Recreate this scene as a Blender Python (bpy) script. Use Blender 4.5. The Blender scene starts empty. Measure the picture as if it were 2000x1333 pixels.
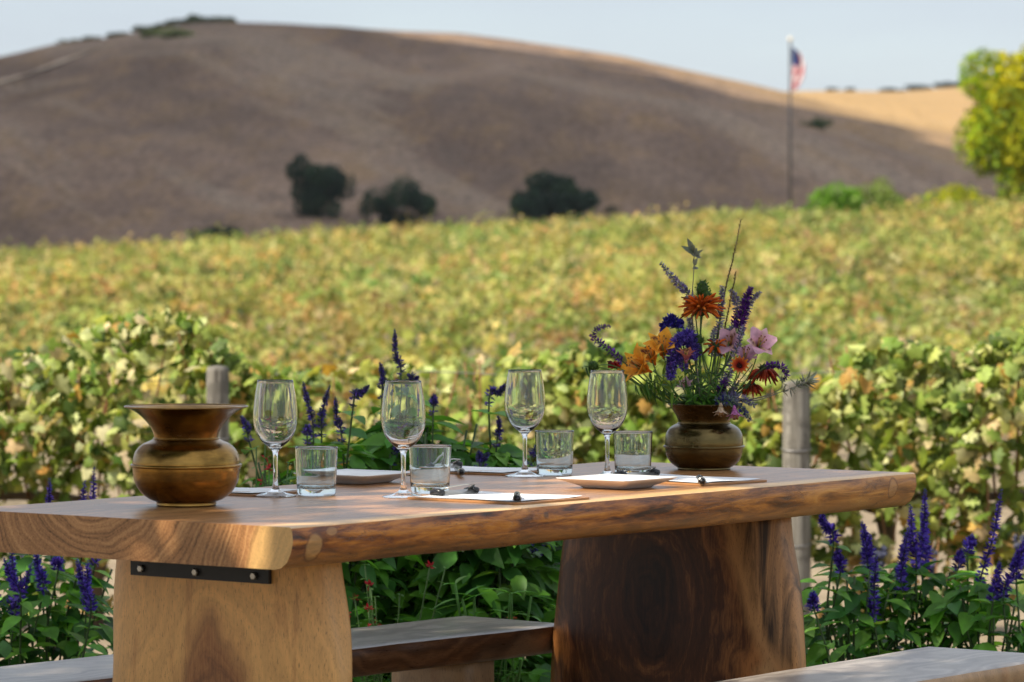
import bpy, math, random
import numpy as np
from mathutils import Vector, Matrix, noise as mnoise
R = math.radians
rng = np.random.RandomState(7)
random.seed(7)
S = bpy.context.scene
C = S.collection

# ------------------------------------------------------------------ camera, sky, sun, exposure
CAMZ, F, YH = 1.216, 7500.0, 500.0
PITCH = math.atan((666.5 - YH) / F)
cam = bpy.data.cameras.new('camera'); co = bpy.data.objects.new('camera', cam); C.objects.link(co)
co.location = (0, 0, CAMZ); co.rotation_euler = (R(90) - PITCH, 0, 0)
cam.lens = 135; cam.sensor_width = 36; cam.clip_start = 0.1; cam.clip_end = 9000
cam.dof.use_dof = True; cam.dof.focus_distance = 7.65; cam.dof.aperture_fstop = 8.0
S.camera = co
SUN = Vector((-0.62, -0.30, 0.70)).normalized()          # direction to the sun
w = bpy.data.worlds.new('World'); S.world = w; w.use_nodes = True
nt = w.node_tree; nt.nodes.clear()
wo = nt.nodes.new('ShaderNodeOutputWorld'); bg = nt.nodes.new('ShaderNodeBackground')
sky = nt.nodes.new('ShaderNodeTexSky'); sky.sky_type = 'NISHITA'; sky.sun_disc = False
sky.sun_elevation = math.asin(SUN.z); sky.sun_rotation = math.atan2(SUN.x, SUN.y) % (2 * math.pi)
sky.altitude = 100; sky.air_density = 1.0; sky.dust_density = 0.6; sky.ozone_density = 1.5
tc = nt.nodes.new('ShaderNodeTexCoord'); mp = nt.nodes.new('ShaderNodeMapping'); mp.inputs['Scale'].default_value = (3, 3, 16)
nz = nt.nodes.new('ShaderNodeTexNoise'); nz.inputs['Scale'].default_value = 1.6; nz.inputs['Detail'].default_value = 5
rp = nt.nodes.new('ShaderNodeValToRGB'); rp.color_ramp.elements[0].position = .30; rp.color_ramp.elements[1].position = .75
rp.color_ramp.elements[0].color = (.62, .62, .62, 1); rp.color_ramp.elements[1].color = (.92, .92, .92, 1)
mx = nt.nodes.new('ShaderNodeMix'); mx.data_type = 'RGBA'
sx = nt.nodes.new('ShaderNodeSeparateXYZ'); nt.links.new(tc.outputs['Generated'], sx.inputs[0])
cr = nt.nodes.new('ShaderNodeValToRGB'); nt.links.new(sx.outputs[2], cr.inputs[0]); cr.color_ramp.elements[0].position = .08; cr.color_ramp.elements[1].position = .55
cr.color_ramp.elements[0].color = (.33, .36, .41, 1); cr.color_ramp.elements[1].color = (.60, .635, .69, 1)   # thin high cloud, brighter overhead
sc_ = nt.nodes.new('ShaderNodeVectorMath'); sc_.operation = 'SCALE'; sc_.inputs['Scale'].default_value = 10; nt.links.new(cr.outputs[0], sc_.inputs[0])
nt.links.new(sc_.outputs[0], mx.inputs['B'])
L = nt.links.new
L(tc.outputs['Generated'], mp.inputs['Vector']); L(mp.outputs[0], nz.inputs['Vector']); L(nz.outputs[0], rp.inputs[0])
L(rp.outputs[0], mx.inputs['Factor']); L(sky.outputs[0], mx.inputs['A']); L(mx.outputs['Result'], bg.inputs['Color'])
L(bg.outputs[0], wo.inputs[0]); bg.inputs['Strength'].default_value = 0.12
sl = bpy.data.lights.new('sun', 'SUN'); sl.energy = 5.0; sl.angle = R(0.55); sl.color = (1.0, .92, .78)
so = bpy.data.objects.new('sun', sl); C.objects.link(so); so.rotation_euler = SUN.to_track_quat('Z', 'Y').to_euler()
so.location = (-30, -10, 40)
S.view_settings.view_transform = 'Standard'; S.view_settings.look = 'None'; S.view_settings.exposure = 0.62; S.view_settings.gamma = 1
S.render.engine = 'CYCLES'
S.cycles.use_denoising = True
S.cycles.max_bounces = 14; S.cycles.transmission_bounces = 12; S.cycles.diffuse_bounces = 3; S.cycles.glossy_bounces = 4
S.cycles.transparent_max_bounces = 8
S.cycles.sample_clamp_indirect = 6

# ------------------------------------------------------------------ helpers
def ray(px, py):
    xr = (px - 1000) / F; yr = -(py - 666.5) / F
    return Vector((xr, math.cos(PITCH) + yr * math.sin(PITCH), -math.sin(PITCH) + yr * math.cos(PITCH)))
def at(px, py, d):                      # world point at distance d (along +Y) seen at a place of the photo
    r = ray(px, py); return Vector((0, 0, CAMZ)) + r * (d / r.y)
def onz(px, py, z):                     # world point at height z
    r = ray(px, py); return Vector((0, 0, CAMZ)) + r * ((z - CAMZ) / r.z)

class MB:
    def __init__(s): s.v = []; s.fl = []; s.fs = []; s.m = []; s.c = []; s.n = 0
    def add(s, v, faces, mat=0, col=(1, 1, 1)):
        v = np.asarray(v, dtype=np.float32).reshape(-1, 3)
        col = np.asarray(col, dtype=np.float32)
        if col.ndim == 1: col = np.tile(col, (len(v), 1))
        if isinstance(faces, np.ndarray):
            s.fl.append((faces + s.n).ravel()); s.fs.append(np.full(len(faces), faces.shape[1])); k = len(faces)
        else:
            s.fl.append(np.array([i + s.n for f in faces for i in f], dtype=np.int64)); s.fs.append(np.array([len(f) for f in faces])); k = len(faces)
        s.m.append(np.full(k, mat)); s.v.append(v); s.c.append(col); s.n += len(v)
        return s
    def build(s, name, mats, parent=None, smooth=True):
        me = bpy.data.meshes.new(name)
        v = np.concatenate(s.v); fl = np.concatenate(s.fl); fs = np.concatenate(s.fs); m = np.concatenate(s.m); c = np.concatenate(s.c)
        me.vertices.add(len(v)); me.vertices.foreach_set('co', v.ravel())
        me.loops.add(len(fl)); me.loops.foreach_set('vertex_index', fl.astype(np.int32))
        me.polygons.add(len(fs)); st = np.concatenate([[0], np.cumsum(fs)[:-1]])
        me.polygons.foreach_set('loop_start', st.astype(np.int32))
        me.polygons.foreach_set('material_index', m.astype(np.int32))
        me.polygons.foreach_set('use_smooth', np.full(len(fs), bool(smooth)))
        me.update(calc_edges=True)
        a = me.color_attributes.new('Col', 'FLOAT_COLOR', 'POINT')
        a.data.foreach_set('color', np.hstack([c, np.ones((len(c), 1), np.float32)]).ravel().astype(np.float32))
        for q in (mats if isinstance(mats, (list, tuple)) else [mats]): me.materials.append(q)
        me.validate()
        o = bpy.data.objects.new(name, me); C.objects.link(o)
        if parent is not None: o.parent = parent
        return o

def tag(o, label=None, cat=None, group=None, kind=None):
    if label: o['label'] = label
    if cat: o['category'] = cat
    if group: o['group'] = group
    if kind: o['kind'] = kind
    return o
def thing(name, label, cat, loc=(0, 0, 0), rz=0, group=None):
    o = bpy.data.objects.new(name, None); C.objects.link(o); o.location = loc; o.rotation_euler = (0, 0, rz)
    o.empty_display_size = .1
    return tag(o, label, cat, group)

def spline(pts, n):
    P = [np.array(p, float) for p in pts]; P = [2 * P[0] - P[1]] + P + [2 * P[-1] - P[-2]]
    out = []; k = len(P) - 3
    for i in range(n):
        t = i / (n - 1) * k; j = min(int(t), k - 1); t -= j
        a, b, c, d = P[j:j + 4]
        out.append(.5 * ((2 * b) + (c - a) * t + (2 * a - 5 * b + 4 * c - d) * t * t + (3 * b - a - 3 * c + d) * t ** 3))
    return np.array(out)
def lathe(mb, prof, seg=64, mat=0, col=(1, 1, 1), wob=None, org=(0, 0, 0)):
    V = []; n = len(prof)
    for r, z in prof:
        for k in range(seg):
            a = 2 * math.pi * k / seg
            V.append((org[0] + r * math.cos(a), org[1] + r * math.sin(a), org[2] + z))
    Fc = []
    for i in range(n - 1):
        for k in range(seg):
            a, b = i * seg + k, i * seg + (k + 1) % seg
            Fc.append((a, b, b + seg, a + seg))
    mb.add(V, np.array(Fc), mat, col)
def tube(mb, pts, rad, seg=8, mat=0, col=(1, 1, 1), cap=True):
    pts = [Vector(p) for p in pts]; n = len(pts)
    if not hasattr(rad, '__len__'): rad = [rad] * n
    V = []; up = Vector((0.13, 0.31, 1)).normalized()
    t0 = None
    for i, p in enumerate(pts):
        t = (pts[min(i + 1, n - 1)] - pts[max(i - 1, 0)])
        t = t.normalized() if t.length > 1e-9 else Vector((0, 0, 1))
        if t0 is None:
            x = t.orthogonal().normalized()
        else:
            x = (x - t * x.dot(t)).normalized()
        t0 = t; y = t.cross(x)
        for k in range(seg):
            a = 2 * math.pi * k / seg; V.append(p + (x * math.cos(a) + y * math.sin(a)) * rad[i])
    Fc = [(i * seg + k, i * seg + (k + 1) % seg, (i + 1) * seg + (k + 1) % seg, (i + 1) * seg + k) for i in range(n - 1) for k in range(seg)]
    if cap: Fc += [tuple(range(seg))[::-1], tuple(range((n - 1) * seg, n * seg))]
    mb.add([tuple(q) for q in V], Fc, mat, col)
def box(mb, c, s, mat=0, col=(1, 1, 1), rot=None):
    V = [Vector((x * s[0] / 2, y * s[1] / 2, z * s[2] / 2)) for x in (-1, 1) for y in (-1, 1) for z in (-1, 1)]
    if rot is not None: V = [rot @ v for v in V]
    V = [tuple(v + Vector(c)) for v in V]
    mb.add(V, [(0, 1, 3, 2), (4, 6, 7, 5), (0, 4, 5, 1), (2, 3, 7, 6), (0, 2, 6, 4), (1, 5, 7, 3)], mat, col)
def ball(mb, c, r, seg=10, rings=6, mat=0, col=(1, 1, 1), sq=(1, 1, 1)):
    V = [(c[0], c[1], c[2] - r * sq[2])]
    for i in range(1, rings):
        f = math.pi * i / rings
        for k in range(seg):
            a = 2 * math.pi * k / seg
            V.append((c[0] + r * sq[0] * math.sin(f) * math.cos(a), c[1] + r * sq[1] * math.sin(f) * math.sin(a), c[2] - r * sq[2] * math.cos(f)))
    V.append((c[0], c[1], c[2] + r * sq[2]))
    Fc = [(0, 1 + (k + 1) % seg, 1 + k) for k in range(seg)]
    for i in range(rings - 2):
        for k in range(seg):
            a = 1 + i * seg + k; b = 1 + i * seg + (k + 1) % seg; Fc.append((a, b, b + seg, a + seg))
    e = len(V) - 1; o = 1 + (rings - 2) * seg
    Fc += [(o + k, o + (k + 1) % seg, e) for k in range(seg)]
    mb.add(V, Fc, mat, col)

# leaf templates: base at the origin, tip along +y, face normal +z
def tpl_vine():
    h = [(.0, .02), (.26, -.14), (.50, .02), (.40, .24), (.62, .50), (.36, .55), (.30, .80)]
    o = h + [(0, 1.06)] + [(-x, y) for x, y in h[:0:-1]]
    V = [(0, .38, .05)] + [(x, y, -.10 - .14 * abs(x) + .05 * ((i % 2) * 2 - 1)) for i, (x, y) in enumerate(o)]
    n = len(o)
    return np.array(V), np.array([(0, 1 + i, 1 + (i + 1) % n) for i in range(n)])
def tpl_ovate(wd=.28, fold=.10, curl=.18, st=5):
    V = []; n = st
    for i in range(n + 1):
        t = i / n; ww = wd * math.sin(math.pi * min(1, t * 1.0) ** .8) * (1 - .15 * t) if 0 < i < n else .01
        z = -curl * t * t
        V += [(-ww, t, z + fold * ww / wd), (0, t, z), (ww, t, z + fold * ww / wd)]
    Fc = []
    for i in range(n):
        a = i * 3; Fc += [(a, a + 1, a + 4, a + 3), (a + 1, a + 2, a + 5, a + 4)]
    return np.array(V), np.array(Fc)
def tpl_quad(wd=.5, fold=.12):
    return np.array([(0, 0, 0), (wd, .5, fold), (0, 1, 0), (-wd, .5, fold)]), np.array([(0, 1, 2), (0, 2, 3)])
VINE = tpl_vine(); OVATE = tpl_ovate(); LANCE = tpl_ovate(.11, .03, .25, 4); QUAD = tpl_quad(.42, .14); PETAL = tpl_ovate(.22, .06, .2, 3)
SLIM = tpl_quad(.2, .05)

def frames(nrm, tip):
    z = nrm / np.linalg.norm(nrm, axis=1, keepdims=True)
    y = tip - z * np.sum(tip * z, axis=1, keepdims=True); y /= (np.linalg.norm(y, axis=1, keepdims=True) + 1e-9)
    x = np.cross(y, z)
    return np.stack([x, y, z], axis=2)
def leaves(mb, tpl, P, nrm, tip, size, cols, mat=0):
    TV, TF = tpl; P = np.asarray(P, float); n = len(P)
    if n == 0: return
    Mx = frames(np.asarray(nrm, float), np.asarray(tip, float))
    size = np.broadcast_to(np.asarray(size, float).reshape(-1, 1, 1), (n, 1, 1))
    W = np.einsum('nij,kj->nki', Mx, TV) * size + P[:, None, :]
    k = len(TV)
    Fc = (TF[None] + (np.arange(n) * k)[:, None, None]).reshape(-1, TF.shape[1])
    cols = np.asarray(cols, float)
    if cols.ndim == 1: cols = np.tile(cols, (n, 1))
    mb.add(W.reshape(-1, 3), Fc, mat, np.repeat(cols, k, axis=0))
def rdir(n): 
    v = rng.normal(size=(n, 3)); return v / np.linalg.norm(v, axis=1, keepdims=True)
def pick(pal, wts, n, jit=.12):
    pal = np.array(pal); w_ = np.array(wts, float); w_ /= w_.sum()
    c = pal[rng.choice(len(pal), n, p=w_)]
    return np.clip(c * (1 + rng.normal(size=(n, 1)) * jit) * (1 + rng.normal(size=(n, 3)) * jit * .4), .003, .95)

# ------------------------------------------------------------------ materials
class NT:
    def __init__(s, name):
        s.m = bpy.data.materials.new(name); s.m.use_nodes = True; s.t = s.m.node_tree; s.t.nodes.clear()
        s.out = s.t.nodes.new('ShaderNodeOutputMaterial')
    def n(s, ty, **kw):
        x = s.t.nodes.new(ty)
        for k, v in kw.items(): setattr(x, k, v)
        return x
    def set(s, sock, v):
        if isinstance(v, bpy.types.NodeSocket): s.t.links.new(v, sock)
        else: sock.default_value = v
    def math(s, op, a, b=0.0, c=None, clamp=False):
        x = s.n('ShaderNodeMath', operation=op, use_clamp=clamp); s.set(x.inputs[0], a); s.set(x.inputs[1], b)
        if c is not None: s.set(x.inputs[2], c)
        return x.outputs[0]
    def coord(s, k='Object'): return s.n('ShaderNodeTexCoord').outputs[k]
    def map(s, v, scale=(1, 1, 1), loc=(0, 0, 0)):
        x = s.n('ShaderNodeMapping'); s.set(x.inputs['Vector'], v); x.inputs['Scale'].default_value = scale; x.inputs['Location'].default_value = loc
        return x.outputs[0]
    def noise(s, v, scale=5, detail=4, rough=.5, dist=0):
        x = s.n('ShaderNodeTexNoise'); s.set(x.inputs['Vector'], v); x.inputs['Scale'].default_value = scale
        x.inputs['Detail'].default_value = detail; x.inputs['Roughness'].default_value = rough; x.inputs['Distortion'].default_value = dist
        return x.outputs[0]
    def ramp(s, f, stops):
        x = s.n('ShaderNodeValToRGB'); s.set(x.inputs[0], f); e = x.color_ramp.elements
        while len(e) < len(stops): e.new(.5)
        for q, (p, c) in zip(e, stops):
            q.position = p; q.color = (c, c, c, 1) if not hasattr(c, '__len__') else (*c, 1)
        return x.outputs[0]
    def mix(s, f, a, b, mode='MIX'):
        x = s.n('ShaderNodeMix', data_type='RGBA', blend_type=mode); s.set(x.inputs['Factor'], f)
        s.set(x.inputs['A'], a if not isinstance(a, tuple) else (*a, 1)); s.set(x.inputs['B'], b if not isinstance(b, tuple) else (*b, 1))
        return x.outputs['Result']
    def bsdf(s, col, rough=.5, metal=0, bump=None, bs=.2, bd=.01, **kw):
        p = s.n('ShaderNodeBsdfPrincipled'); s.set(p.inputs['Base Color'], (*col, 1) if isinstance(col, tuple) else col)
        s.set(p.inputs['Roughness'], rough); s.set(p.inputs['Metallic'], metal)
        for k, v in kw.items(): s.set(p.inputs[k.replace('_', ' ')], v)
        if bump is not None:
            b = s.n('ShaderNodeBump'); s.set(b.inputs['Height'], bump); b.inputs['Strength'].default_value = bs; b.inputs['Distance'].default_value = bd
            s.t.links.new(b.outputs[0], p.inputs['Normal'])
        return p.outputs[0]
    def done(s, sh): s.t.links.new(sh, s.out.inputs[0]); return s.m

def leaf_material(name, rough=.5, trans=.35, tint=(1.15, 1.1, .6), spec=.3, nscale=30):
    k = NT(name); a = k.n('ShaderNodeAttribute', attribute_name='Col')
    nz = k.noise(k.coord(), nscale, 3); v = k.ramp(nz, [(.3, .72), (.7, 1.25)])
    c = k.mix(1.0, a.outputs['Color'], v, 'MULTIPLY')
    p = k.bsdf(c, rough, Specular_IOR_Level=spec)
    if trans <= 0: return k.done(p)
    t = k.n('ShaderNodeBsdfTranslucent'); k.set(t.inputs['Color'], k.mix(1.0, c, tint, 'MULTIPLY'))
    m_ = k.n('ShaderNodeMixShader'); m_.inputs[0].default_value = trans
    k.t.links.new(p, m_.inputs[1]); k.t.links.new(t.outputs[0], m_.inputs[2])
    return k.done(m_.outputs[0])
def plain(name, col, rough=.5, metal=0, var=.15, nscale=12, bs=0.0, **kw):
    k = NT(name); nz = k.noise(k.coord(), nscale, 4)
    c = k.mix(nz, tuple(x * (1 - var) for x in col), tuple(min(1, x * (1 + var)) for x in col))
    return k.done(k.bsdf(c, rough, metal, bump=nz if bs else None, bs=bs, **kw))

def wood(name, grain, centre, k3, cols, sap, bands=22, rw=.22, swirl=.35, vband=None, rgrad=0.0, ring=150, rough=.28, gloss=.5, warp=.03, sapw=.02, streak=.35, coat=0.0, bump=.10):
    """Growth rings round a trunk axis. grain: axis the fibres follow; centre: pith; k3: how strongly each axis counts
    towards the ring radius; cols: (dark, mid, light) heartwood; sap: (radius, colour) of the pale sapwood."""
    k = NT(name); o = k.coord()
    st = [14, 14, 14]; st[grain] = 1.6
    low = k.noise(k.map(o, tuple(x * .32 for x in st), (3.1, 1.7, .4)), 1.6, 3)
    lo2 = k.noise(k.map(o, (3.0, 3.0, 3.0), (7, 2, 5)), 1.5, 3)
    sep = k.n('ShaderNodeSeparateXYZ'); k.set(sep.inputs[0], o)
    q = None
    for i in range(3):
        d = k.math('MULTIPLY', k.math('SUBTRACT', sep.outputs[i], centre[i]), k3[i]); d = k.math('MULTIPLY', d, d)
        q = d if q is None else k.math('ADD', q, d)
    r = k.math('SQRT', q)
    r = k.math('ADD', r, k.math('MULTIPLY', k.math('SUBTRACT', low, .5), warp))
    r = k.math('ADD', r, k.math('MULTIPLY', k.math('SUBTRACT', lo2, .5), warp * 1.6))
    # uneven rings
    ph = k.math('MULTIPLY', r, ring)
    rings = k.math('MULTIPLY_ADD', k.math('SINE', ph), .5, .5)
    big = k.noise(k.n('ShaderNodeCombineXYZ').outputs[0], 1)       # replaced below
    cx = k.n('ShaderNodeCombineXYZ'); k.set(cx.inputs[0], k.math('MULTIPLY', r, bands)); k.set(cx.inputs[1], k.math('MULTIPLY', lo2, 1.2))
    big = k.noise(cx.outputs[0], 1.3, 5, .65)
    fine = k.noise(k.map(o, tuple(x * 6 for x in st)), 3, 5, .6)
    f = k.math('ADD', k.math('MULTIPLY', rings, rw), k.math('MULTIPLY', big, 1 - rw))
    cy = k.n('ShaderNodeCombineXYZ'); k.set(cy.inputs[0], k.math('MULTIPLY', r, bands * 5.5)); k.set(cy.inputs[1], k.math('MULTIPLY', lo2, 3.0)); k.set(cy.inputs[2], k.math('MULTIPLY', low, 4.0))
    rf = k.noise(cy.outputs[0], 1.5, 5, .7)
    f = k.math('ADD', f, k.math('MULTIPLY', k.math('SUBTRACT', rf, .5), swirl))
    f = k.math('ADD', f, k.math('MULTIPLY', k.math('SUBTRACT', fine, .5), streak))
    if rgrad: f = k.math('ADD', f, k.math('MULTIPLY', k.math('SUBTRACT', r, .15), rgrad))
    heart = k.ramp(f, [(.25, cols[0]), (.5, cols[1]), (.78, cols[2])])
    sc = k.mix(k.ramp(f, [(.3, 0.0), (.7, 1.0)]), tuple(x * .74 for x in sap[1]), sap[1])
    mk = k.math('MULTIPLY', k.math('SUBTRACT', r, sap[0]), 1 / sapw, clamp=True)
    c = k.mix(mk, heart, sc)
    if vband:
        y0_, z0_, sl_, vc = vband
        t_ = k.math('ADD', k.math('SUBTRACT', sep.outputs[1], y0_), k.math('MULTIPLY', k.math('SUBTRACT', z0_, sep.outputs[2]), sl_))
        t_ = k.math('ADD', t_, k.math('MULTIPLY', k.math('SUBTRACT', lo2, .5), .16))
        inb = k.math('MULTIPLY', t_, -28, clamp=True)
        vst = k.noise(k.map(o, (6, 26, 2.2), (1, 4, 2)), 1.6, 5, .6, .6)
        vcol = k.ramp(vst, [(.38, tuple(x * .10 for x in vc)), (.47, tuple(x * .45 for x in vc)), (.58, vc)])
        near = k.ramp(k.math('ABSOLUTE', k.math('ADD', t_, .03)), [(.0, 1.0), (.035, 0.0)])
        c = k.mix(inb, c, k.mix(near, vcol, vc))
    # pores and small checks
    po = k.noise(k.map(o, tuple(x * 14 for x in st)), 3.5, 2)
    c = k.mix(k.ramp(po, [(.30, .6), (.40, 0.0)]), c, tuple(x * .6 for x in cols[0]))
    if grain == 2 and not vband:        # brown streaks and a few dark knots in the pale wood
        ss = k.noise(k.map(o, (9, 9, 1.1), (3, 8, 1)), 2.2, 5, .65, .5); c = k.mix(k.ramp(ss, [(.57, 0.0), (.70, .6)]), c, (.36, .13, .035))
        ck = k.noise(k.map(o, (16, 16, 1.6), (1, 2, 5)), 2.4, 4, .7, .8); c = k.mix(k.ramp(ck, [(.67, 0.0), (.72, .75)]), c, (.15, .055, .02))
    bl = k.noise(o, 3.5, 3); c = k.mix(.6, c, k.mix(1.0, c, k.ramp(bl, [(.3, .75), (.7, 1.2)]), 'MULTIPLY'))
    rg = k.math('MULTIPLY_ADD', fine, .16, rough - .08)
    return k.done(k.bsdf(c, rg, 0, bump=k.math('ADD', fine, k.math('MULTIPLY', po, .5)), bs=bump, bd=.002, Specular_IOR_Level=gloss,
                         Coat_Weight=coat, Coat_Roughness=.12))

M = {}
M['top'] = wood('lacquered_wood', 0, (0, .06, .86), (0.05, 1, 1), ((.10, .042, .014), (.36, .165, .06), (.58, .31, .125)), (.40, (.80, .47, .17)),
                bands=40, rw=.10, swirl=.55, ring=520, rough=.30, gloss=.4, warp=.045, sapw=.02, streak=.45, bump=.03)
M['leg_pale'] = wood('pale_wood', 2, (0, -.02, .135), (.5, 1, .36), ((.13, .046, .013), (.30, .115, .032), (.48, .21, .06)), (.13, (.84, .44, .135)),
                     bands=24, rw=.14, swirl=.5, ring=260, rough=.45, warp=.10, sapw=.035, streak=.6)
M['leg_dark'] = wood('dark_wood', 2, (0, .03, .50), (.25, 1, .62), ((.018, .006, .003), (.085, .028, .009), (.42, .165, .048)), (.268, (.55, .29, .11)),
                     bands=8, rw=.05, swirl=.55, rgrad=1.7, vband=(-.135, .66, .42, (.48, .23, .08)), ring=150, rough=.40, gloss=.3, warp=.10, sapw=.03, streak=.28)
M['bench'] = wood('bench_wood', 0, (0, .03, .55), (.12, 1, 1), ((.05, .020, .009), (.15, .062, .025), (.28, .13, .055)), (.26, (.36, .22, .12)),
                  ring=300, rough=.30, warp=.07, sapw=.03, streak=.4)
def live_edge():
    k = NT('live_edge_wood'); o = k.coord(); sep = k.n('ShaderNodeSeparateXYZ'); k.set(sep.inputs[0], o)
    a = k.noise(k.map(o, (1.0, 3, 7)), 5.5, 6, .62, .8); b = k.noise(k.map(o, (5, 9, 40)), 3, 5, .65, .4)
    c = k.ramp(k.math('ADD', k.math('MULTIPLY', a, .65), k.math('MULTIPLY', b, .35)), [(.38, (.034, .010, .003)), (.47, (.21, .058, .007)), (.55, (.45, .15, .016)), (.68, (.68, .28, .04))])
    pale = k.ramp(a, [(.36, (.20, .08, .018)), (.5, (.52, .23, .050)), (.66, (.70, .38, .10))])
    g = k.math('MULTIPLY_ADD', sep.outputs[0], .75, -.05, clamp=True)
    c = k.mix(g, c, pale)
    bot = k.math('MULTIPLY', k.math('SUBTRACT', .722, sep.outputs[2]), 45, clamp=True)
    c = k.mix(k.math('MULTIPLY', bot, .45), c, (.52, .27, .10))
    # fine dark cracks along the grain
    cn = k.noise(k.map(o, (2.2, 8, 14)), 4, 4, .7, 1.2)
    gate = k.ramp(k.noise(o, 7, 2), [(.5, 0.0), (.6, 1.0)])
    cr = k.math('MULTIPLY', k.ramp(k.math('ABSOLUTE', k.math('SUBTRACT', cn, .5)), [(.0, 1.0), (.013, 0.0)]), gate)
    c = k.mix(k.math('MULTIPLY', cr, .85), c, (.035, .014, .008))
    # knots: pale ovals
    for kx, kz, rx, rz, kc in ((-.960, .724, .022, .024, (.58, .32, .11)), (-.915, .748, .016, .008, (.45, .23, .08)), (.925, .732, .017, .020, (.46, .23, .08)), (-.30, .742, .008, .006, (.06, .03, .02)), (.1, .735, .012, .005, (.08, .04, .02))):
        dx = k.math('DIVIDE', k.math('SUBTRACT', sep.outputs[0], kx), rx); dz = k.math('DIVIDE', k.math('SUBTRACT', sep.outputs[2], kz), rz)
        d = k.math('ADD', k.math('MULTIPLY', dx, dx), k.math('MULTIPLY', dz, dz))
        d = k.math('ADD', d, k.math('MULTIPLY', k.math('SUBTRACT', b, .5), 1.1))
        c = k.mix(k.ramp(d, [(.55, .75), (1.05, 0.0)]), c, k.mix(k.ramp(b, [(.4, 0.0), (.6, 1.0)]), tuple(x * .7 for x in kc), kc))
        c = k.mix(k.math('MULTIPLY', k.ramp(k.math('ABSOLUTE', k.math('SUBTRACT', d, 1.05)), [(.0, 1.0), (.3, 0.0)]), .75), c, (.12, .045, .015))
    return k.done(k.bsdf(c, .34, 0, bump=k.math('SUBTRACT', a, cr), bs=.35, bd=.006, Specular_IOR_Level=.5))
M['edge'] = live_edge()
def brass(name, c1, c2, r1, nscale=7, th=(.35, .65)):
    k = NT(name); o = k.coord(); a = k.noise(o, nscale * 2, 5, .6); b = k.noise(k.map(o, (1, 1, 5)), nscale * 8, 4, .6)
    f = k.ramp(k.math('ADD', k.math('MULTIPLY', a, .8), k.math('MULTIPLY', b, .2)), [(th[0], 0.0), (th[1], 1.0)])
    c = k.mix(f, c1, c2)
    ro = k.math('MULTIPLY_ADD', f, -.10, r1 + .10)
    return k.done(k.bsdf(c, ro, 1.0, bump=a, bs=.12, bd=.004))
M['brass'] = brass('tarnished_brass', (.09, .048, .014), (.42, .235, .058), .18, nscale=5)
M['brass_dark'] = brass('dark_brass', (.042, .029, .012), (.19, .135, .052), .20, nscale=5)
def glassm(name, col=(1, 1, 1)):
    k = NT(name); g = k.n('ShaderNodeBsdfGlass'); g.inputs['IOR'].default_value = 1.47
    nz_ = k.noise(k.map(k.coord(), (1, 1, .6)), 55, 1.5, .5); b_ = k.n('ShaderNodeBump'); k.set(b_.inputs['Height'], nz_); b_.inputs['Strength'].default_value = .22; b_.inputs['Distance'].default_value = .0007; k.set(g.inputs['Normal'], b_.outputs[0])
    g.inputs['Roughness'].default_value = 0.0
    g.inputs['Color'].default_value = (*col, 1); return k.done(g.outputs[0])
M['glass'] = glassm('clear_glass', (.99, .995, .995)); M['glass2'] = glassm('tumbler_glass', (.95, .985, .99))
M['china'] = plain('white_china', (.80, .78, .75), .18, var=.02)
M['paper'] = plain('white_paper', (.80, .80, .80), .6, var=.02)
M['board'] = plain('brown_hardboard', (.40, .19, .07), .5, var=.2, nscale=40)
M['black'] = plain('black_plastic', (.012, .012, .014), .35)
M['iron'] = plain('black_iron', (.012, .012, .013), .45, .2, nscale=60, bs=.05)
M['steel'] = plain('polished_steel', (.42, .40, .36), .35, 1.0)
M['postwood'] = None
def postwood():
    k = NT('weathered_post_wood'); o = k.coord(); a = k.noise(k.map(o, (34, 34, 1.8)), 1.3, 6, .7); b = k.noise(o, 14, 4)
    c = k.ramp(a, [(.34, (.045, .038, .03)), (.48, (.15, .135, .11)), (.66, (.25, .23, .195))])
    c = k.mix(k.ramp(b, [(.38, .8), (.48, 0.0)]), c, (.09, .08, .065))
    return k.done(k.bsdf(c, .85, 0, bump=a, bs=.6, bd=.01))
M['postwood'] = postwood()
M['bark'] = plain('vine_bark', (.16, .11, .075), .9, var=.5, nscale=30, bs=.6)
M['wire'] = plain('galvanised_wire', (.22, .21, .20), .5, .7)
M['leaf'] = leaf_material('leaf', .45, .45)
M['vineleaf'] = leaf_material('vine_leaf', .55, .38, (1.15, 1.1, .55), .25, 25)
M['fieldleaf'] = leaf_material('vineyard_leaf', .6, .35, (1.1, 1.08, .6), .2, .8)
M['petal'] = leaf_material('petal', .55, .30, (1, 1, 1), .2, 60)
M['stem'] = leaf_material('stem', .6, 0, nscale=40)
M['grape'] = plain('grape_skin', (.03, .035, .075), .5, var=.4, nscale=50)

# ------------------------------------------------------------------ terrain
def sm(t): t = min(1, max(0, t)); return t * t * (3 - 2 * t)
SKY1 = [(-1500, 330), (-600, 215), (0, 120), (50, 112), (100, 104), (150, 90), (200, 74), (300, 60), (370, 44), (440, 33), (500, 32), (600, 36), (700, 44), (800, 51), (900, 55), (1000, 67), (1100, 82), (1200, 98), (1300, 122), (1400, 146), (1540, 184), (1700, 222), (1900, 275), (2200, 340), (3000, 430)]
SKY2 = [(-1500, 420), (600, 300), (1200, 215), (1400, 184), (1540, 178), (1700, 180), (1850, 168), (1910, 162), (2000, 158), (2400, 140), (3500, 200)]
YC1, YC2, Y0 = 700.0, 1150.0, 250.0
def hill_h(tab, X, yc, k):
    px = 1000 + F * X / yc
    y = np.interp(px, [a for a, b in tab], [b for a, b in tab])
    return CAMZ + (YH - y) / F * yc * k + 3.0
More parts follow.
